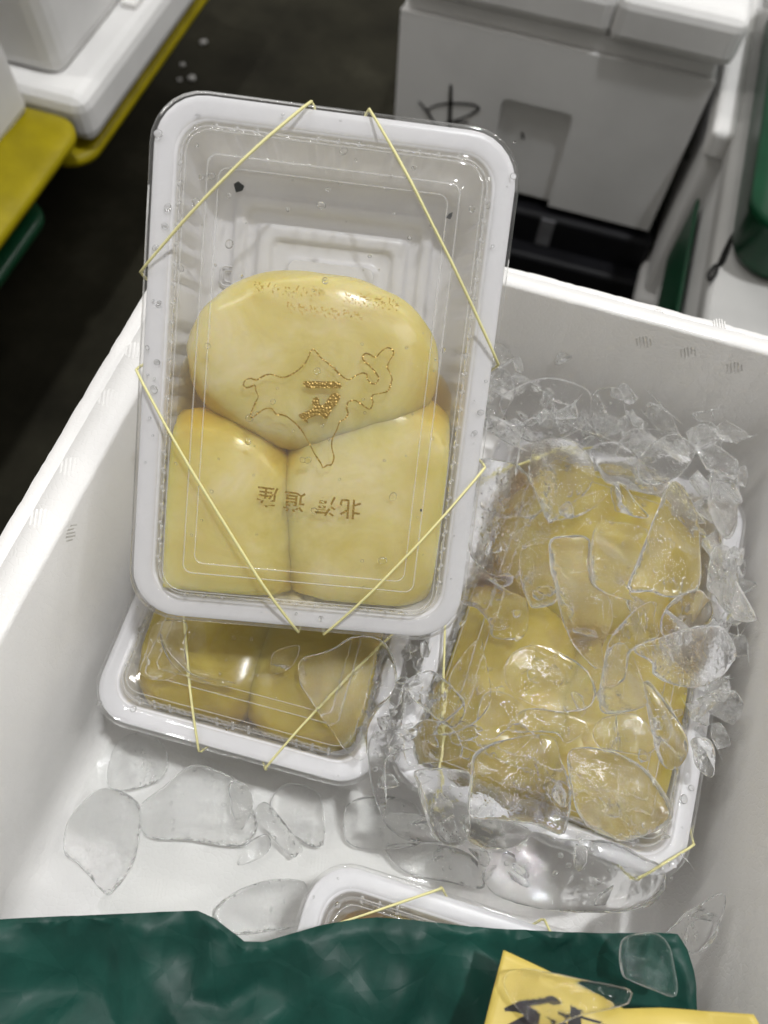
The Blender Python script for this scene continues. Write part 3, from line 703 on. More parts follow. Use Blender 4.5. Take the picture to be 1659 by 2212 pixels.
ICE = [
 # conv, label, outline, height above lids of centre, thickness, tilt, material
 (c5, 'tall clear ice slab leaning against the shaded foam side wall', [(1140,735),(1230,790),(1300,900),(1330,1050),(1340,1240),(1190,1290),(1090,1270),(960,1270),(990,1130),(1060,920)], .022, .011, (6, 14), 'ice_clear'),
 (c5, 'square clear ice chunk with an amber centre left of the tall slab', [(790,940),(840,920),(1040,970),(1010,1120),(960,1280),(1000,1330),(900,1300),(790,1240),(765,1130),(770,1010)], .015, .012, (4, -6), 'ice_clear'),
 (c5, 'long curved clear ice slab at the centre of the ice heap', [(560,1010),(640,985),(760,995),(765,1130),(790,1240),(850,1290),(880,1400),(820,1560),(830,1650),(780,1660),(680,1560),(620,1440),(580,1280),(555,1130)], .012, .010, (-3, 5), 'ice_clear'),
 (c5, 'stubby clear ice piece left of the long curved slab', [(420,1040),(560,1010),(560,1150),(590,1320),(480,1350),(450,1310),(405,1190)], .008, .011, (3, -4), 'ice_frosty'),
 (c5, 'broad domed ice slab glittering right beside the leaning tray edge', [(160,640),(300,610),(420,660),(500,780),(550,900),(550,1010),(420,1060),(400,1190),(280,1190),(170,1110),(120,900)], .006, .010, (2, 2), 'ice_frosty'),
 (c5, 'wedge of rough ice behind the broad domed slab', [(500,520),(640,515),(740,580),(780,680),(740,770),(600,890),(550,900),(460,700),(450,620)], .010, .012, (8, 2), 'ice_frosty'),
 (c5, 'thin ice splinter lying across the amber gap in the heap', [(620,870),(700,800),(850,760),(800,830),(700,890),(560,910)], .012, .006, (5, 0), 'ice_clear'),
 (c5, 'pointed ice splinter just right of the amber gap', [(860,760),(910,720),(1000,820),(1060,890),(900,870),(880,840)], .014, .006, (0, 6), 'ice_clear'),
 (c5, 'rounded ice lump near the back corner of the box', [(1000,600),(1080,520),(1180,490),(1280,560),(1240,660),(1130,720),(1020,700)], .018, .014, (10, -4), 'ice_frosty'),
 (c5, 'bubbly ice chunk in front of the back corner lump', [(760,560),(860,520),(980,580),(1080,700),(1160,730),(1080,780),(900,720),(830,690)], .014, .011, (6, 0), 'ice_clear'),
 (c5, 'flat ice slab against the back foam wall', [(300,310),(420,240),(560,220),(740,280),(770,400),(640,480),(500,500),(380,440)], .012, .012, (18, 0), 'ice_frosty'),
 (c5, 'knob of dark clear ice touching the tip of the leaning tray rubber band', [(240,180),(330,170),(380,260),(350,330),(300,420),(230,420)], .014, .014, (12, 5), 'ice_clear'),
 (c5, 'square ice slab in the middle of the back foam wall', [(780,270),(890,265),(930,360),(940,450),(790,440),(760,350)], .015, .010, (20, 0), 'ice_clear'),
 (c5, 'smooth ice flake high on the shaded side wall', [(1350,680),(1490,760),(1530,900),(1470,1000),(1350,880)], .014, .008, (0, 24), 'ice_clear'),
 (c5, 'ring shaped ice piece above the big bottom-right wedge', [(1110,1410),(1180,1310),(1280,1265),(1370,1310),(1390,1400),(1330,1450),(1200,1490),(1120,1500)], .014, .012, (0, 8), 'ice_clear'),
 (c5, 'big pale ice wedge resting on the side wall below the ring shaped piece', [(960,1580),(1100,1510),(1330,1440),(1450,1450),(1520,1560),(1450,1690),(1280,1760),(1080,1700),(1060,1640)], .021, .013, (0, 10), 'ice_frosty'),
 (c5, 'upright ice block between the long slab and the pale wedge', [(850,1540),(930,1420),(1020,1340),(1090,1330),(1080,1420),(1100,1500),(960,1580),(930,1720),(830,1740)], .014, .012, (0, -6), 'ice_clear'),
 (c5, 'ice slab tucked under the near right corner of the leaning tray', [(100,1310),(190,1350),(260,1430),(280,1500),(430,1490),(440,1320),(330,1260),(190,1160),(90,1140)], .006, .009, (3, 3), 'ice_clear'),
 (c5, 'small ice flake pressed to the side wall beside the tall slab', [(1370,1060),(1480,1060),(1540,1250),(1480,1380),(1390,1300),(1330,1250)], .010, .009, (0, 20), 'ice_frosty'),
 (c5, 'glinting ice flake behind the rounded corner lump', [(960,460),(1180,480),(1270,560),(1000,600),(900,560)], .010, .010, (14, 0), 'ice_frosty'),
 (c7, 'large clear ice chunk with a bright core at the near right of the heap', [(880,440),(960,415),(1080,440),(1190,500),(1260,580),(1300,680),(1230,740),(1080,780),(930,700),(890,560)], .012, .014, (-4, 4), 'ice_clear'),
 (c7, 'smooth dark square ice slab left of the bright cored chunk', [(530,430),(650,380),(820,365),(860,470),(890,560),(890,660),(860,760),(760,720),(620,700),(500,680),(510,520)], .013, .011, (-5, -2), 'ice_clear'),
 (c7, 'blocky ice piece over the near left corner of the buried tray', [(300,500),(500,510),(510,640),(490,780),(390,790),(330,680),(300,560)], .008, .010, (-6, 0), 'ice_clear'),
 (c7, 'rounded ice lobe below the smooth dark slab', [(490,680),(620,690),(740,740),(680,800),(570,810),(490,770)], .003, .011, (-10, 0), 'ice_clear'),
 (c7, 'very wide flat ice slab at the near end of the buried tray', [(545,790),(740,740),(860,770),(1060,780),(1180,840),(1260,880),(1250,980),(1130,1050),(880,1055),(680,1020),(560,950)], -.002, .011, (-4, 0), 'ice_clear'),
 (c7, 'crooked ice sliver along the side wall end of the heap', [(1180,160),(1230,200),(1350,370),(1340,470),(1270,500),(1220,420),(1200,260)], .010, .010, (0, 8), 'ice_clear'),
 (c7, 'short ice bar standing below the upright block', [(1010,180),(1040,40),(1110,20),(1180,170),(1190,250),(1080,285),(1010,275)], .010, .010, (0, 4), 'ice_frosty'),
 (c7, 'small round ice pebble between bar and bright cored chunk', [(980,350),(1030,300),(1150,290),(1220,380),(1200,440),(1070,430),(1000,410)], .007, .009, (0, 0), 'ice_clear'),
 (c7, 'long ice spike hanging between the two flat trays', [(110,400),(160,350),(250,340),(300,400),(230,430),(170,480),(175,650),(160,690),(120,560)], .003, .008, (-12, 0), 'ice_frosty'),
 (c7, 'ice bit on the buried tray just above the blocky corner piece', [(250,380),(330,310),(440,350),(470,450),(320,480),(260,480)], .007, .009, (0, 0), 'ice_clear'),
 (c7, 'lumpy ice shard across the buried tray lid near its rubber band', [(420,150),(530,0),(560,60),(580,250),(470,350),(360,360),(480,250)], .007, .008, (2, -3), 'ice_clear'),
 (c7, 'thin ice disc above the smooth dark slab', [(550,220),(650,210),(720,280),(660,340),(530,410)], .006, .007, (0, 3), 'ice_clear'),
 (c7, 'triangular ice flake between thin disc and round pebble', [(650,350),(720,270),(850,280),(960,330),(880,400),(830,360)], .006, .007, (0, 0), 'ice_clear'),
 (c7, 'tiny ice nub between the smooth slab and the bright cored chunk', [(820,600),(850,545),(900,590),(870,650)], .018, .007, (0, 0), 'ice_clear'),
 (c7, 'crackled ice piece beside the gap between the two flat trays', [(330,270),(240,180),(350,120),(460,210),(480,290),(430,340)], .006, .009, (0, 0), 'ice_frosty'),
 (c7, 'pale ice piece sunk at the near left foot of the buried tray', [(165,680),(330,680),(470,770),(370,785),(240,770)], -.012, .010, (-10, 0), 'ice_clear'),
 (c7, 'dark edged ice disc standing in the near right corner by the green paper', [(1265,1160),(1340,1060),(1440,975),(1480,1000),(1460,1160),(1380,1220)], .010, .008, (20, 12), 'ice_clear'),
 (c7, 'ice flake at the side wall end of the crooked sliver', [(1370,380),(1450,400),(1450,530),(1370,480)], .012, .007, (0, 16), 'ice_frosty'),
 (c7, 'scattered gold speckled ice patch at the centre of the buried tray', [(660,60),(780,20),(960,120),(980,250),(860,280),(720,240),(640,160)], .006, .007, (0, 0), 'ice_clear'),
 (c6, 'oval ice slab with a dark speck on the box floor by the lit side wall', [(60,990),(150,890),(220,865),(320,900),(370,960),(365,1080),(330,1230),(240,1340),(200,1350),(90,1220),(25,1170),(30,1060)], None, .012, (-3, 3), 'ice_frosty'),
 (c6, 'wide dim ice slab on the floor below the flat tray edge', [(370,960),(480,860),(620,760),(780,810),(880,880),(890,960),(910,1060),(830,1140),(600,1110),(400,1090)], None, .014, (-2, 0), 'ice_frosty'),
 (c6, 'small lobe of ice on top of the wide floor slab', [(780,850),(850,850),(890,920),(880,980),(830,1060),(790,960)], -1, .008, (0, 0), 'ice_clear'),
 (c6, 'short clear ice bar on the floor right of the wide slab', [(900,970),(960,940),(1110,1130),(1100,1170),(1060,1180),(930,1040)], -2, .010, (0, 0), 'ice_clear'),
 (c6, 'rough lit ice piece behind the short clear bar', [(970,960),(1040,850),(1180,880),(1220,1000),(1210,1130),(1120,1120)], None, .012, (0, 0), 'ice_frosty'),
 (c6, 'thin leaf shaped ice flake under the end of the short bar', [(820,1220),(870,1120),(950,1080),(970,1140),(920,1190)], None, .006, (0, 0), 'ice_clear'),
 (c6, 'pebbled ice slab on the floor at the edge of the green paper', [(710,1430),(820,1340),(960,1290),(1100,1290),(1140,1330),(1140,1480),(960,1530),(760,1540)], None, .012, (0, 0), 'ice_frosty'),
 (c6, 'crescent ice sliver on the flat tray lid below the leaning tray', [(460,150),(500,240),(600,340),(700,368),(810,385),(760,397),(620,372),(520,300),(470,210)], .004, .005, (0, 0), 'ice_clear'),
 (c6, 'big clear ice plate at the right end of the flat tray', [(1110,280),(1250,230),(1350,170),(1480,180),(1550,300),(1540,420),(1470,500),(1420,600),(1410,730),(1340,720),(1220,560),(1140,440),(1105,380)], .006, .007, (0, 3), 'ice_clear'),
 (c6, 'small ice chip on the flat tray between crescent sliver and big plate', [(970,310),(990,240),(1100,210),(1090,270),(1050,320),(990,340)], .004, .006, (0, 0), 'ice_clear'),
 (c6, 'blocky ice chip at the far left of the flat tray lid', [(370,340),(400,230),(440,110),(580,100),(570,200),(580,300),(480,370)], .004, .006, (0, 0), 'ice_clear'),
 (c6, 'granular ice patch on the floor left of the wide slab', [(240,700),(320,620),(450,640),(500,760),(420,850),(230,870)], None, .010, (0, 0), 'ice_frosty'),
 (c6, 'smooth ice slab on the floor between the flat tray and the buried tray', [(1320,950),(1480,900),(1640,950),(1680,1110),(1500,1150),(1330,1120)], None, .014, (0, 0), 'ice_clear'),
 (c7, 'ice slab on the floor above the front tray corner', [(180,800),(360,790),(520,840),(560,960),(420,940),(250,900)], None, .016, (0, 0), 'ice_clear'),
]
for i, (cv, lab, ol, h, T, tl, mt) in enumerate(ICE):
    if h is None: z = FZ + T / 2 + .001
    elif h == -1: z = FZ + .017
    elif h == -2: z = FZ + .012
    else: z = ZL + h
    ice(lab, [cv(p) for p in ol], z, T, i + 1, tl, mt)
# ------------------------------------------------------------------ green paper
RIDGE = [(-260, 2010), (0, 1988), (220, 1978), (400, 1970), (440, 1973), (480, 2002), (540, 2040), (620, 2022), (700, 2000), (800, 1985), (900, 1990), (1020, 2004), (1150, 2012), (1300, 2018), (1400, 2018), (1475, 2024), (1500, 2090), (1512, 2200)]
ZG = -.318
from mathutils.geometry import delaunay_2d_cdt
rp = random.Random(21)
ridge = resample(spline([P(x, y, ZG) for x, y in RIDGE], 9, False), 60)
L0 = spline([P(x, y, ZG) for x, y in RIDGE], 9, False)
acc = [0]
for a, b_ in zip(L0, L0[1:]): acc.append(acc[-1] + (b_ - a).length)
ridge = []
nR = 46
for k in range(nR + 1):
    d = acc[-1] * k / nR; q = 0
    while q < len(acc) - 2 and acc[q + 1] < d: q += 1
    ridge.append(L0[q].lerp(L0[q + 1], (d - acc[q]) / max(acc[q + 1] - acc[q], 1e-9)))
for r_ in ridge: r_.x = max(-.136, min(.1455, r_.x))
bound = [Vector((p.x, p.y)) for p in ridge]
yend = -.20
bound += [Vector((bound[-1].x, yend + .16 * k / 8)) for k in range(8, -1, -1) if yend + .16 * k / 8 < bound[-1].y - .008]
bound += [Vector((bound[-1].x + (bound[0].x - bound[-1].x) * k / 12, yend)) for k in range(1, 13)]
bound += [Vector((bound[0].x, yend + .15 * k / 8)) for k in range(1, 8)]
inner = []
def in_poly(x, y, poly):
    r_ = False
    for a, b_ in zip(poly, poly[1:] + poly[:1]):
        if (a.y > y) != (b_.y > y) and x < (b_.x - a.x) * (y - a.y) / (b_.y - a.y) + a.x: r_ = not r_
    return r_
tries = 0
while tries < 6000:
    tries += 1
    p = Vector((rp.uniform(-.137, .146), rp.uniform(yend, .03)))
    md_ = .0060 + .012 * (noise.noise(Vector((p.x * 12, p.y * 12, 3))) * .5 + .5)
    if in_poly(p.x, p.y, bound) and all((p - q).length > md_ for q in inner) and all((p - q).length > .005 for q in bound): inner.append(p)
co2, _, tris, *_r = delaunay_2d_cdt([Vector(p) for p in bound + inner], [], [list(range(len(bound)))], 1, 1e-6)
bm = bmesh.new(); bv = []
for p in co2:
    dr = min((p - Vector((q.x, q.y))).length for q in ridge)
    k = min(1, dr / .02)
    z = ZG + (-.002 - .0135 * rp.random() ** 1.3) * k + (1 - k) * rp.uniform(-.0022, .0012) + .02 * max(0, -p.y - .09)
    bv.append(bm.verts.new((p.x, p.y, z)))
for t in tris:
    try: bm.faces.new([bv[i] for i in t])
    except ValueError: pass
near = {}
for q in ridge:
    near_v = min(bv, key=lambda v: (v.co.xy - Vector((q.x, q.y))).length)
    if not near or near_v is not last: last = near_v; near[len(near)] = near_v
rv = [near[k] for k in sorted(near)]
fv = [bm.verts.new((v.co.x, v.co.y - .007, v.co.z - .024)) for v in rv]
for k in range(len(rv) - 1):
    if rv[k] is not rv[k + 1]: bm.faces.new((rv[k], rv[k + 1], fv[k + 1], fv[k]))
bmesh.ops.triangulate(bm, faces=[f for f in bm.faces if len(f.verts) > 3])
bmesh.ops.recalc_face_normals(bm, faces=bm.faces)
bmesh.ops.subdivide_edges(bm, edges=bm.edges[:], cuts=3, use_grid_fill=True)
for _ in range(2): bmesh.ops.smooth_vert(bm, verts=[v for v in bm.verts if not v.is_boundary], factor=.5, use_axis_x=False, use_axis_y=False, use_axis_z=True)
for v in bm.verts: v.co.z += .0011 * noise.noise(v.co * 130) + .0005 * noise.noise(v.co * 400)
gp = obj('green_paper', bm, 'green_paper', None, True, label='crumpled dark green waxed paper sheet across the near end of the box', category='paper')
gp.data.set_sharp_from_angle(angle=R(50))
md = gp.modifiers.new('thick', 'SOLIDIFY'); md.thickness = .0003

# ------------------------------------------------------------------ yellow price slip
ZT = -.292
tag = [(1090, 2053), (1140, 2076), (1190, 2100), (1250, 2130), (1310, 2160), (1345, 2178), (1430, 2178), (1520, 2184), (1612, 2186), (1640, 2240), (1640, 2420), (1000, 2420), (1040, 2250), (1065, 2150)]
bm = bmesh.new()
pts = [P(x, y, ZT) for x, y in tag]
f = bm.faces.new([bm.verts.new(p) for p in pts]); 
bmesh.ops.triangulate(bm, faces=[f]); bmesh.ops.subdivide_edges(bm, edges=bm.edges[:], cuts=5, use_grid_fill=True)
def tag_z(p): return ZT + .0022 * math.sin(p.x * 95 + p.y * 30) + (.006 * max(0, (p.x - .10) / .04) ** 2)
for v in bm.verts: v.co.z = tag_z(v.co)
tg = obj('paper_slip', bm, 'paper_yellow', None, True, label='yellow paper slip with black brush writing lying on the green paper', category='paper slip')
md = tg.modifiers.new('thick', 'SOLIDIFY'); md.thickness = .0003
for pl in ([(185,365),(270,320),(450,287),(515,312),(430,325),(330,350),(385,385),(378,430),(360,470),(270,520),(180,470),(300,402),(250,385),(190,382)],
           [(545,325),(620,360),(610,400),(720,430),(700,441),(600,412),(605,470),(530,470),(530,395),(480,377),(488,362),(540,371)],
           [(410,395),(520,438),(560,470),(500,465),(430,416)], [(620,470),(720,440),(780,460),(700,500),(640,500)]):
    bm = bmesh.new(); f = bm.faces.new([bm.verts.new(P(*c8(p), ZT)) for p in pl]); bmesh.ops.triangulate(bm, faces=[f]); bmesh.ops.subdivide_edges(bm, edges=bm.edges[:], cuts=3, use_grid_fill=True)
    for v in bm.verts: v.co.z = tag_z(v.co) + .0004
    obj('brush_stroke', bm, 'brush_ink', tg)
ice('thin clear ice flake half on the yellow slip and half on the green paper', [c8(p) for p in [(180,240),(200,160),(290,140),(440,160),(650,205),(870,250),(890,300),(850,350),(620,400),(400,470),(250,360)]], ZT + .0065, .006, 91, (0, 0), 'ice_clear')
ice('clear ice wedge sitting on the right end of the green paper', [c8(p) for p in [(850,-20),(960,-60),(1080,-30),(1125,160),(1135,280),(1090,290),(910,215),(845,160)]], -.304, .010, 95, (-6, 0), 'ice_clear')

# ------------------------------------------------------------------ background: boxes behind
def fbox(name, label, lo, hi, m='foam_used', cat='foam box', bev=.008, group=None):
    c = Vector(((lo[0] + hi[0]) / 2, (lo[1] + hi[1]) / 2, lo[2]))
    return empty(name, label, cat, Matrix.Translation(c), group), c
def part(name, par, c, boxes, m, bev=.006, rotz=0):
    bm = bmesh.new()
    for lo, hi in boxes: box(bm, Vector(lo) - c, Vector(hi) - c, bev, 3)
    return obj(name, bm, m, par, False)
YB = .80
B1, c = fbox('foam_box', 'closed white foam box with marker writing and a lid, behind the open box', (-.214, YB, -.69), (.118, 1.15, -.44))
YN = Vector((0, 1, 0))
def onf(x, y, yy=YB): return PP(x, y, (0, yy, 0), YN)
part('body', B1, c, [((-.214, YB + .0062, -.69), (.118, 1.15, -.494))], 'foam_used', .004)
ra, rb = onf(1085, 212), onf(1240, 247); zr = (ra.z + rb.z) / 2
fx0, fx1 = ra.x, rb.x
fo = [(-.214, -.690), (fx0, -.690)] + [(fx0 + .008 * (1 - math.cos(t)), zr - .008 + .008 * math.sin(t)) for t in (0, .5, 1.0, 1.57)] + [(fx1 - .008 * (1 - math.cos(t)), zr - .008 + .008 * math.sin(t)) for t in (1.57, 1.0, .5, 0)] + [(fx1, -.690), (.118, -.690), (.118, -.4945), (-.214, -.4945)]
bm = bmesh.new(); flat_poly(bm, [Vector((x, YB + .0065, z)) - c for x, z in fo], Vector((0, -1, 0)), .0065)
bmesh.ops.recalc_face_normals(bm, faces=bm.faces)
obj('front_face', bm, 'foam_used', B1)
part('band', B1, c, [((-.209, YB + .006, -.496), (.113, 1.145, -.476))], 'foam_used', .004)
xs = onf(1330, 30).x
part('lid', B1, c, [((-.220, YB - .004, -.478), (xs, 1.155, -.432)), ((xs - .002, YB - .007, -.4785), (.126, 1.157, -.430))], 'foam_used', .012)
def ink(par, c, strokes, conv, p0, n, h, name='marker_stroke'):
    for st, w in strokes:
        pts = spline([PP(*conv(p), p0, n) for p in st], 6, False)
        bm = bmesh.new(); up = -n if ray(*conv(st[0])).dot(n) > 0 else n
        k = len(pts); ws = [w * (.55 + .45 * math.sin(math.pi * (i + .6) / (k + .2))) for i in range(k)]
        ribbon(bm, [p - c for p in pts], ws, up, h); obj(name, bm, 'marker_ink', par)
cvz5 = lambda p: (864 + .1562 * p[0], 155.5 + .1562 * p[1])
ink(B1, c, [([(705, 165), (700, 420), (690, 690), (685, 900)], .0046), ([(260, 400), (370, 530), (450, 660), (560, 800)], .0036), ([(370, 530), (500, 460), (700, 430), (950, 440), (1060, 470), (1080, 520), (900, 620), (720, 680)], .0034), ([(640, 690), (800, 690), (950, 695)], .003)], cvz5, (0, YB, 0), Vector((0, 1, 0)), .0008)
ink(B1, c, [([(595, 570), (603, 600)], .003)], lambda p: (829.5 + .5 * p[0], .5 * p[1]), (0, YB + .006, 0), Vector((0, 1, 0)), .0008)
# black tote below it
T1, c = fbox('plastic_tote', 'black plastic tote under the closed white foam box', (-.23, .76, GZ), (.135, 1.15, -.70), cat='tote')
part('body', T1, c, [((-.225, .79, GZ), (.13, 1.15, -.70))], 'black_plastic')
part('rim', T1, c, [((-.23, .765, -.775), (.135, 1.16, -.745))], 'black_plastic')
part('label_strip', T1, c, [((-.012, .7875, -.742), (.006, .7905, -.702))], 'grey_strip', 0)
part('label_strip', T1, c, [((-.002, .7875, -.83), (.016, .7905, -.785))], 'grey_strip', 0)
# foam box to its right: long side seen, bright rim
B2, c = fbox('foam_box', 'narrow white foam box with two marker dashes beside the closed box', (.128, .66, -.72), (.40, 1.2, -.50))
part('body', B2, c, [((.133, .74, -.73), (.40, 1.2, -.53))], 'foam_used', .008)
part('rim', B2, c, [((.126, .735, -.532), (.150, 1.21, -.500))], 'foam', .006)
part('base_lip', B2, c, [((.127, .725, -.755), (.40, 1.21, -.728))], 'foam_used', .008)
cvz6 = lambda p: C2(p)
def C2(p): return (1278.8 + .31243 * p[0], .31243 * p[1])
ink(B2, c, [([(765, 800), (720, 860), (685, 930)], .004), ([(725, 930), (690, 1000), (650, 1100), (690, 1060), (722, 960)], .003)], C2, (.133, 0, 0), Vector((1, 0, 0)), .0012)
T2, c = fbox('plastic_tray', 'thin green tray edge wedged between two white foam boxes', (.139, .50, -.80), (.15, .74, -.58), cat='tray')
part('edge', T2, c, [((.140, .40, -.66), (.1445, .73, -.572))], 'green_plastic', .003)
# lidded box at right with a looped mark
B3, c = fbox('foam_box', 'white foam box with a looped marker sign on its lid, under the green crate', (.145, .30, GZ), (.42, .95, -.5))
part('body', B3, c, [((.150, .34, GZ), (.45, .95, -.53))], 'foam_used', .01)
part('lid', B3, c, [((.146, .33, -.532), (.46, .96, -.500))], 'foam_grey', .008)  # grey foam here puts the shade on the lid top into its colour
cz = -.4985
ink(B3, c, [([(985, 1600), (950, 1700), (900, 1820), (850, 1840), (805, 1900), (810, 1945), (850, 1900), (870, 1840), (930, 1700), (980, 1610)], .0036)], C2, (0, 0, -.50), Vector((0, 0, 1)), .0008)
G1, c = fbox('plastic_crate', 'rounded green plastic crate on the white foam lid at the frame edge', (.178, .545, -.5), (.5, .95, -.3), cat='crate')
bm = bmesh.new()
ctr = Vector((.319, .745))
loft(bm, [[(p.x + ctr.x - c.x, p.y + ctr.y - c.y, z - c.z) for p, n, s, t in rring(.33 + e, .39 + e, .035, 1, 1, 8)] for e, z in ((-.012, -.498), (-.004, -.49), (0, -.45), (.008, -.447), (.008, -.435))], True, True)
obj('body', bm, 'green_plastic', G1, True)
ST, c = fbox('steel_tray', 'shiny steel tray edge at the far right behind the foam boxes', (.2, 1.1, -.52), (.6, 1.3, -.5), cat='tray')
part('body', ST, c, [((.165, .99, -.62), (.6, 1.5, -.50))], 'steel', .006)

# ------------------------------------------------------------------ background: left side totes
def tote(label, lo, hi, mat_):
    t, c = fbox('plastic_tote', label, lo, hi, cat='tote')
    cx, cy_ = (lo[0] + hi[0]) / 2, (lo[1] + hi[1]) / 2; w, l = hi[0] - lo[0], hi[1] - lo[1]
    bm = bmesh.new(); h = hi[2] - lo[2]
    loft(bm, [[(p.x, p.y, z) for p, n, s, t_ in rring(w - 2 * i, l - 2 * i, .03, 1, 1, 8)] for i, z in ((.11, 0), (.085, h - .03), (.006, h - .022), (.0, h - .017), (.0, h - .011), (.004, h - .008), (.012, h - .006), (.045, h), (.052, h - .001), (.056, h - .006))], True, True)
    obj('body', bm, mat_, t, True); return t, c
YT1, c = tote('yellow plastic tote at the frame edge holding a white foam box', (-.90, .05, -.625), (-.452, .548, -.50), 'yellow_plastic')
tote('dark green plastic tote showing below the yellow tote rim', (-.87, .10, -.65), (-.480, .492, -.560), 'green_plastic')
YT2, c = tote('yellow plastic tote under the stepped white foam box', (-.92, .535, -.66), (-.462, 1.15, -.545), 'yellow_plastic')
B4, c = fbox('foam_box', 'white foam box with stepped rim standing on a yellow tote', (-.91, .556, -.53), (-.455, 1.14, -.3))
part('flange', B4, c, [((-.90, .553, -.545), (-.455, 1.14, -.495))], 'foam_used', .014)
part('body', B4, c, [((-.89, .578, -.50), (-.486, 1.12, -.28))], 'foam_used', .018)
part('handhold', B4, c, [((-.485, .70, -.496), (-.468, 1.12, -.489))], 'foam', .002)
B5, c = fbox('foam_box', 'white foam box set inside the yellow tote at the frame edge', (-.88, .08, -.7), (-.505, .53, -.35))
part('body', B5, c, [((-.88, .08, -.508), (-.503, .543, -.35))], 'foam_used', .012)
# foam crumbs on the floor
rc = random.Random(4)
for (x, y, r_, cl) in [(440, 90, .011, 'brightest white foam crumb alone on the dark floor'), (395, 140, .007, 'tiny white foam crumb between the bright one and the pair'), (415, 168, .010, 'larger grey white foam crumb of the pair nearest the tray corner'), (388, 172, .006, 'smaller grey white foam crumb of the pair nearest the totes')]:
    bm = bmesh.new(); r_ *= .6; bmesh.ops.create_icosphere(bm, subdivisions=3, radius=r_)
    for v in bm.verts: v.co *= 1 + .35 * noise.noise(v.co * 120 + Vector((x, 0, 0))); v.co.z *= .5
    o = obj('foam_crumb', bm, 'foam_grey', None, True, label=cl, category='crumb', group='foam crumbs on the dark floor')
    o.location = P(x, y, GZ + r_ * .4)

# ------------------------------------------------------------------ crushed ice: small shards too many to pick apart
def crushed(label, outline, z0, z1, n, r0, r1, seed, m='slush'):
    rr = random.Random(seed)
    poly = [P(x, y, z0) for x, y in outline]
    c = sum(poly, Vector()) / len(poly)
    xs_ = [p.x for p in poly]; ys_ = [p.y for p in poly]
    def inside(x, y):
        r_ = False
        for a, b_ in zip(poly, poly[1:] + poly[:1]):
            if (a.y > y) != (b_.y > y) and x < (b_.x - a.x) * (y - a.y) / (b_.y - a.y) + a.x: r_ = not r_
        return r_
    vs, fs = [], []
    k = 0
    while k < n:
        x, y = rr.uniform(min(xs_), max(xs_)), rr.uniform(min(ys_), max(ys_))
        if not inside(x, y): continue
        k += 1
        r_ = r0 + (r1 - r0) * rr.random() ** 2
        bm = bmesh.new()
        ax = Vector((1, rr.uniform(.4, .9), rr.uniform(.2, .42)))
        for _ in range(11):
            d = Vector((rr.gauss(0, 1), rr.gauss(0, 1), rr.gauss(0, 1))).normalized() * rr.uniform(.85, 1.0)
            bm.verts.new(Vector((d.x * ax.x, d.y * ax.y, d.z * ax.z)) * r_)
        bmesh.ops.convex_hull(bm, input=bm.verts)
        bmesh.ops.delete(bm, geom=[v for v in bm.verts if not v.link_faces], context='VERTS')
        es = [e for e in bm.edges]
        bmesh.ops.bevel(bm, geom=es, offset=r_ * .06, segments=1, affect='EDGES')
        M_ = Matrix.Translation(Vector((x, y, rr.uniform(z0, z1) + r_ * .3)) - c) @ Matrix.Rotation(rr.random() * 6.3, 4, 'Z') @ Matrix.Rotation(rr.uniform(-.5, .5), 4, 'X')
        o_ = len(vs); bm.verts.index_update()
        vs += [M_ @ v.co for v in bm.verts]; fs += [[v.index + o_ for v in f.verts] for f in bm.faces]
        bm.free()
    me = bpy.data.meshes.new('crushed_ice'); me.from_pydata(vs, [], fs)
    o = obj('crushed_ice', me, m, None, False, label=label, category='ice'); o['kind'] = 'stuff'
    o.location = c
    return o
crushed('fine crushed ice scattered over the buried tray lid', [(905, 1420), (960, 1180), (1010, 960), (1180, 900), (1400, 930), (1500, 1080), (1490, 1300), (1480, 1560), (1440, 1720), (1200, 1740), (960, 1700), (860, 1620)], ZL, ZL + .012, 110, .0025, .0085, 3)
crushed('crushed ice heaped against the back foam wall', [(1000, 900), (1060, 800), (1200, 830), (1400, 905), (1560, 980), (1590, 1120), (1500, 1140), (1400, 1010), (1200, 960), (1080, 985)], ZL - .004, ZL + .018, 55, .006, .016, 6, 'ice_white')
crushed('crushed ice filling the gap between the two flat trays', [(880, 1400), (925, 1400), (900, 1520), (870, 1620), (840, 1700), (780, 1640), (830, 1540)], ZL - .004, ZL + .006, 55, .002, .007, 9)
crushed('crushed ice along the foot of the side foam wall', [(1470, 1180), (1590, 1200), (1570, 1500), (1520, 1660), (1470, 1640), (1480, 1450)], ZL - .01, ZL + .014, 26, .006, .015, 12, 'ice_white')
crushed('loose ice crumbs on the near right end of the buried tray', [(900, 1640), (1180, 1700), (1450, 1760), (1470, 1880), (1300, 1960), (1060, 1900), (860, 1760)], ZL - .008, ZL + .004, 45, .002, .008, 15)
PL, c = fbox('pallet', 'black plastic pallet under the yellow totes', (-.95, .0, GZ), (-.52, 1.2, -.662), cat='pallet')
part('deck', PL, c, [((-.95, .0, GZ), (-.80, 1.2, -.70))], 'black_plastic', .006)
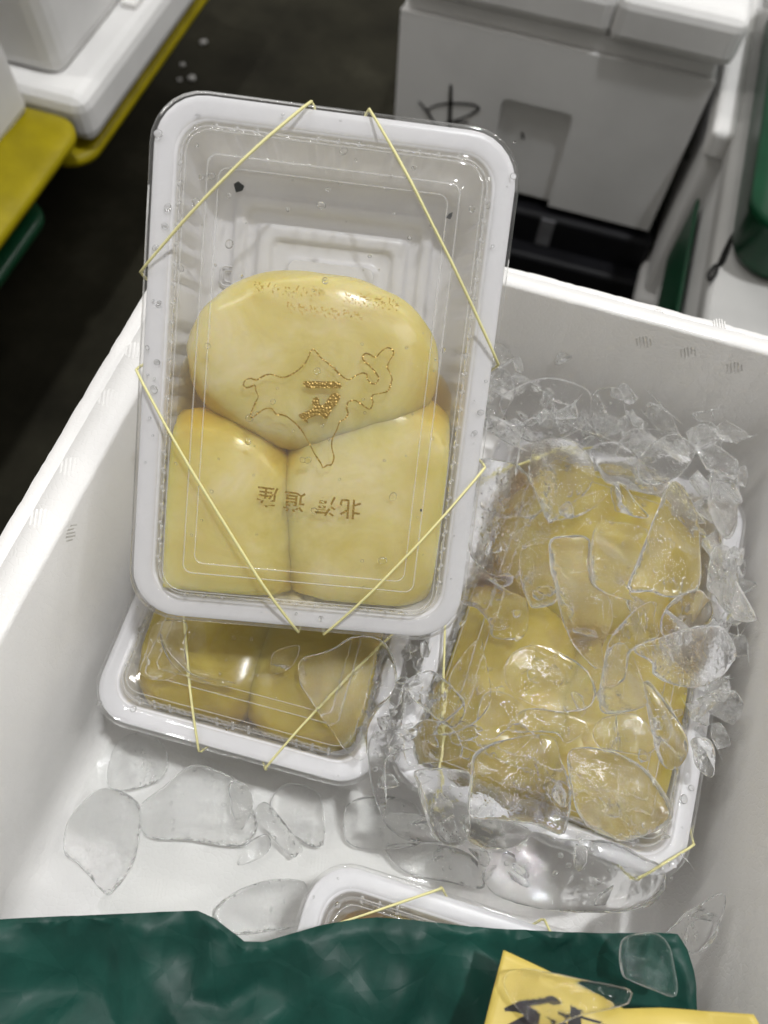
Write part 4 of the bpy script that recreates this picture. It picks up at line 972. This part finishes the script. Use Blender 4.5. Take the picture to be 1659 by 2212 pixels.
part('block', PL, c, [((-.90, .08, -.701), (-.80, .50, -.6255))], 'black_plastic', .0)
part('block', PL, c, [((-.90, .58, -.701), (-.80, 1.10, -.6605))], 'black_plastic', .0)

# ------------------------------------------------------------------ melt water beads standing on the ice
bpy.context.view_layer.update()
dg = bpy.context.evaluated_depsgraph_get()
rw = random.Random(77); bm = bmesh.new(); nb = 0; tries = 0
while nb < 330 and tries < 4000:
    tries += 1
    px, py = rw.uniform(880, 1530), rw.uniform(880, 1900)
    if rw.random() < .25: px, py = rw.uniform(300, 860), rw.uniform(1330, 1900)
    q = P(px, py, ZL)
    hit, loc, nn, idx, ob, _m = S.ray_cast(dg, Vector((q.x, q.y, -.22)), Vector((0, 0, -1)))
    if not hit or not (ob.name.startswith('ice_chunk') or ob.name.startswith('crushed')) or nn.z < .5: continue
    r_ = rw.choice((.00035, .0005, .0005, .0007, .001))
    bmesh.ops.create_icosphere(bm, subdivisions=2, radius=1, matrix=Matrix.Translation(loc) @ nn.to_track_quat('Z', 'Y').to_matrix().to_4x4() @ Matrix.Diagonal((r_, r_ * rw.uniform(.8, 1.5), r_ * .6, 1)))
    nb += 1
o = obj('melt_water', bm, 'water', None, True, label='fine beads of melt water standing on the ice', category='water'); o['kind'] = 'stuff'

# ------------------------------------------------------------------ melt water lying on the box floor
pd = resample(spline([P(x, y, FZ) for x, y in [(170, 1640), (330, 1590), (560, 1640), (760, 1700), (900, 1800), (1000, 1930), (760, 1990), (640, 1930), (560, 2060), (330, 2040), (210, 1960), (270, 1850), (150, 1790)]], 6), 90)
c = sum(pd, Vector()) / 90; bm = bmesh.new(); rings = []
for r_, z in ((1.0, .0002), (.985, .0012), (.95, .0018), (.7, .0020), (.4, .0020)):
    rings.append([((p.x - c.x) * r_, (p.y - c.y) * r_, z) for p in pd])
loft(bm, rings, True)
o = obj('melt_water', bm, 'water_film', None, True, label='shallow melt water lying on the foam box floor', category='water'); o['kind'] = 'stuff'
o.location = (c.x, c.y, FZ)
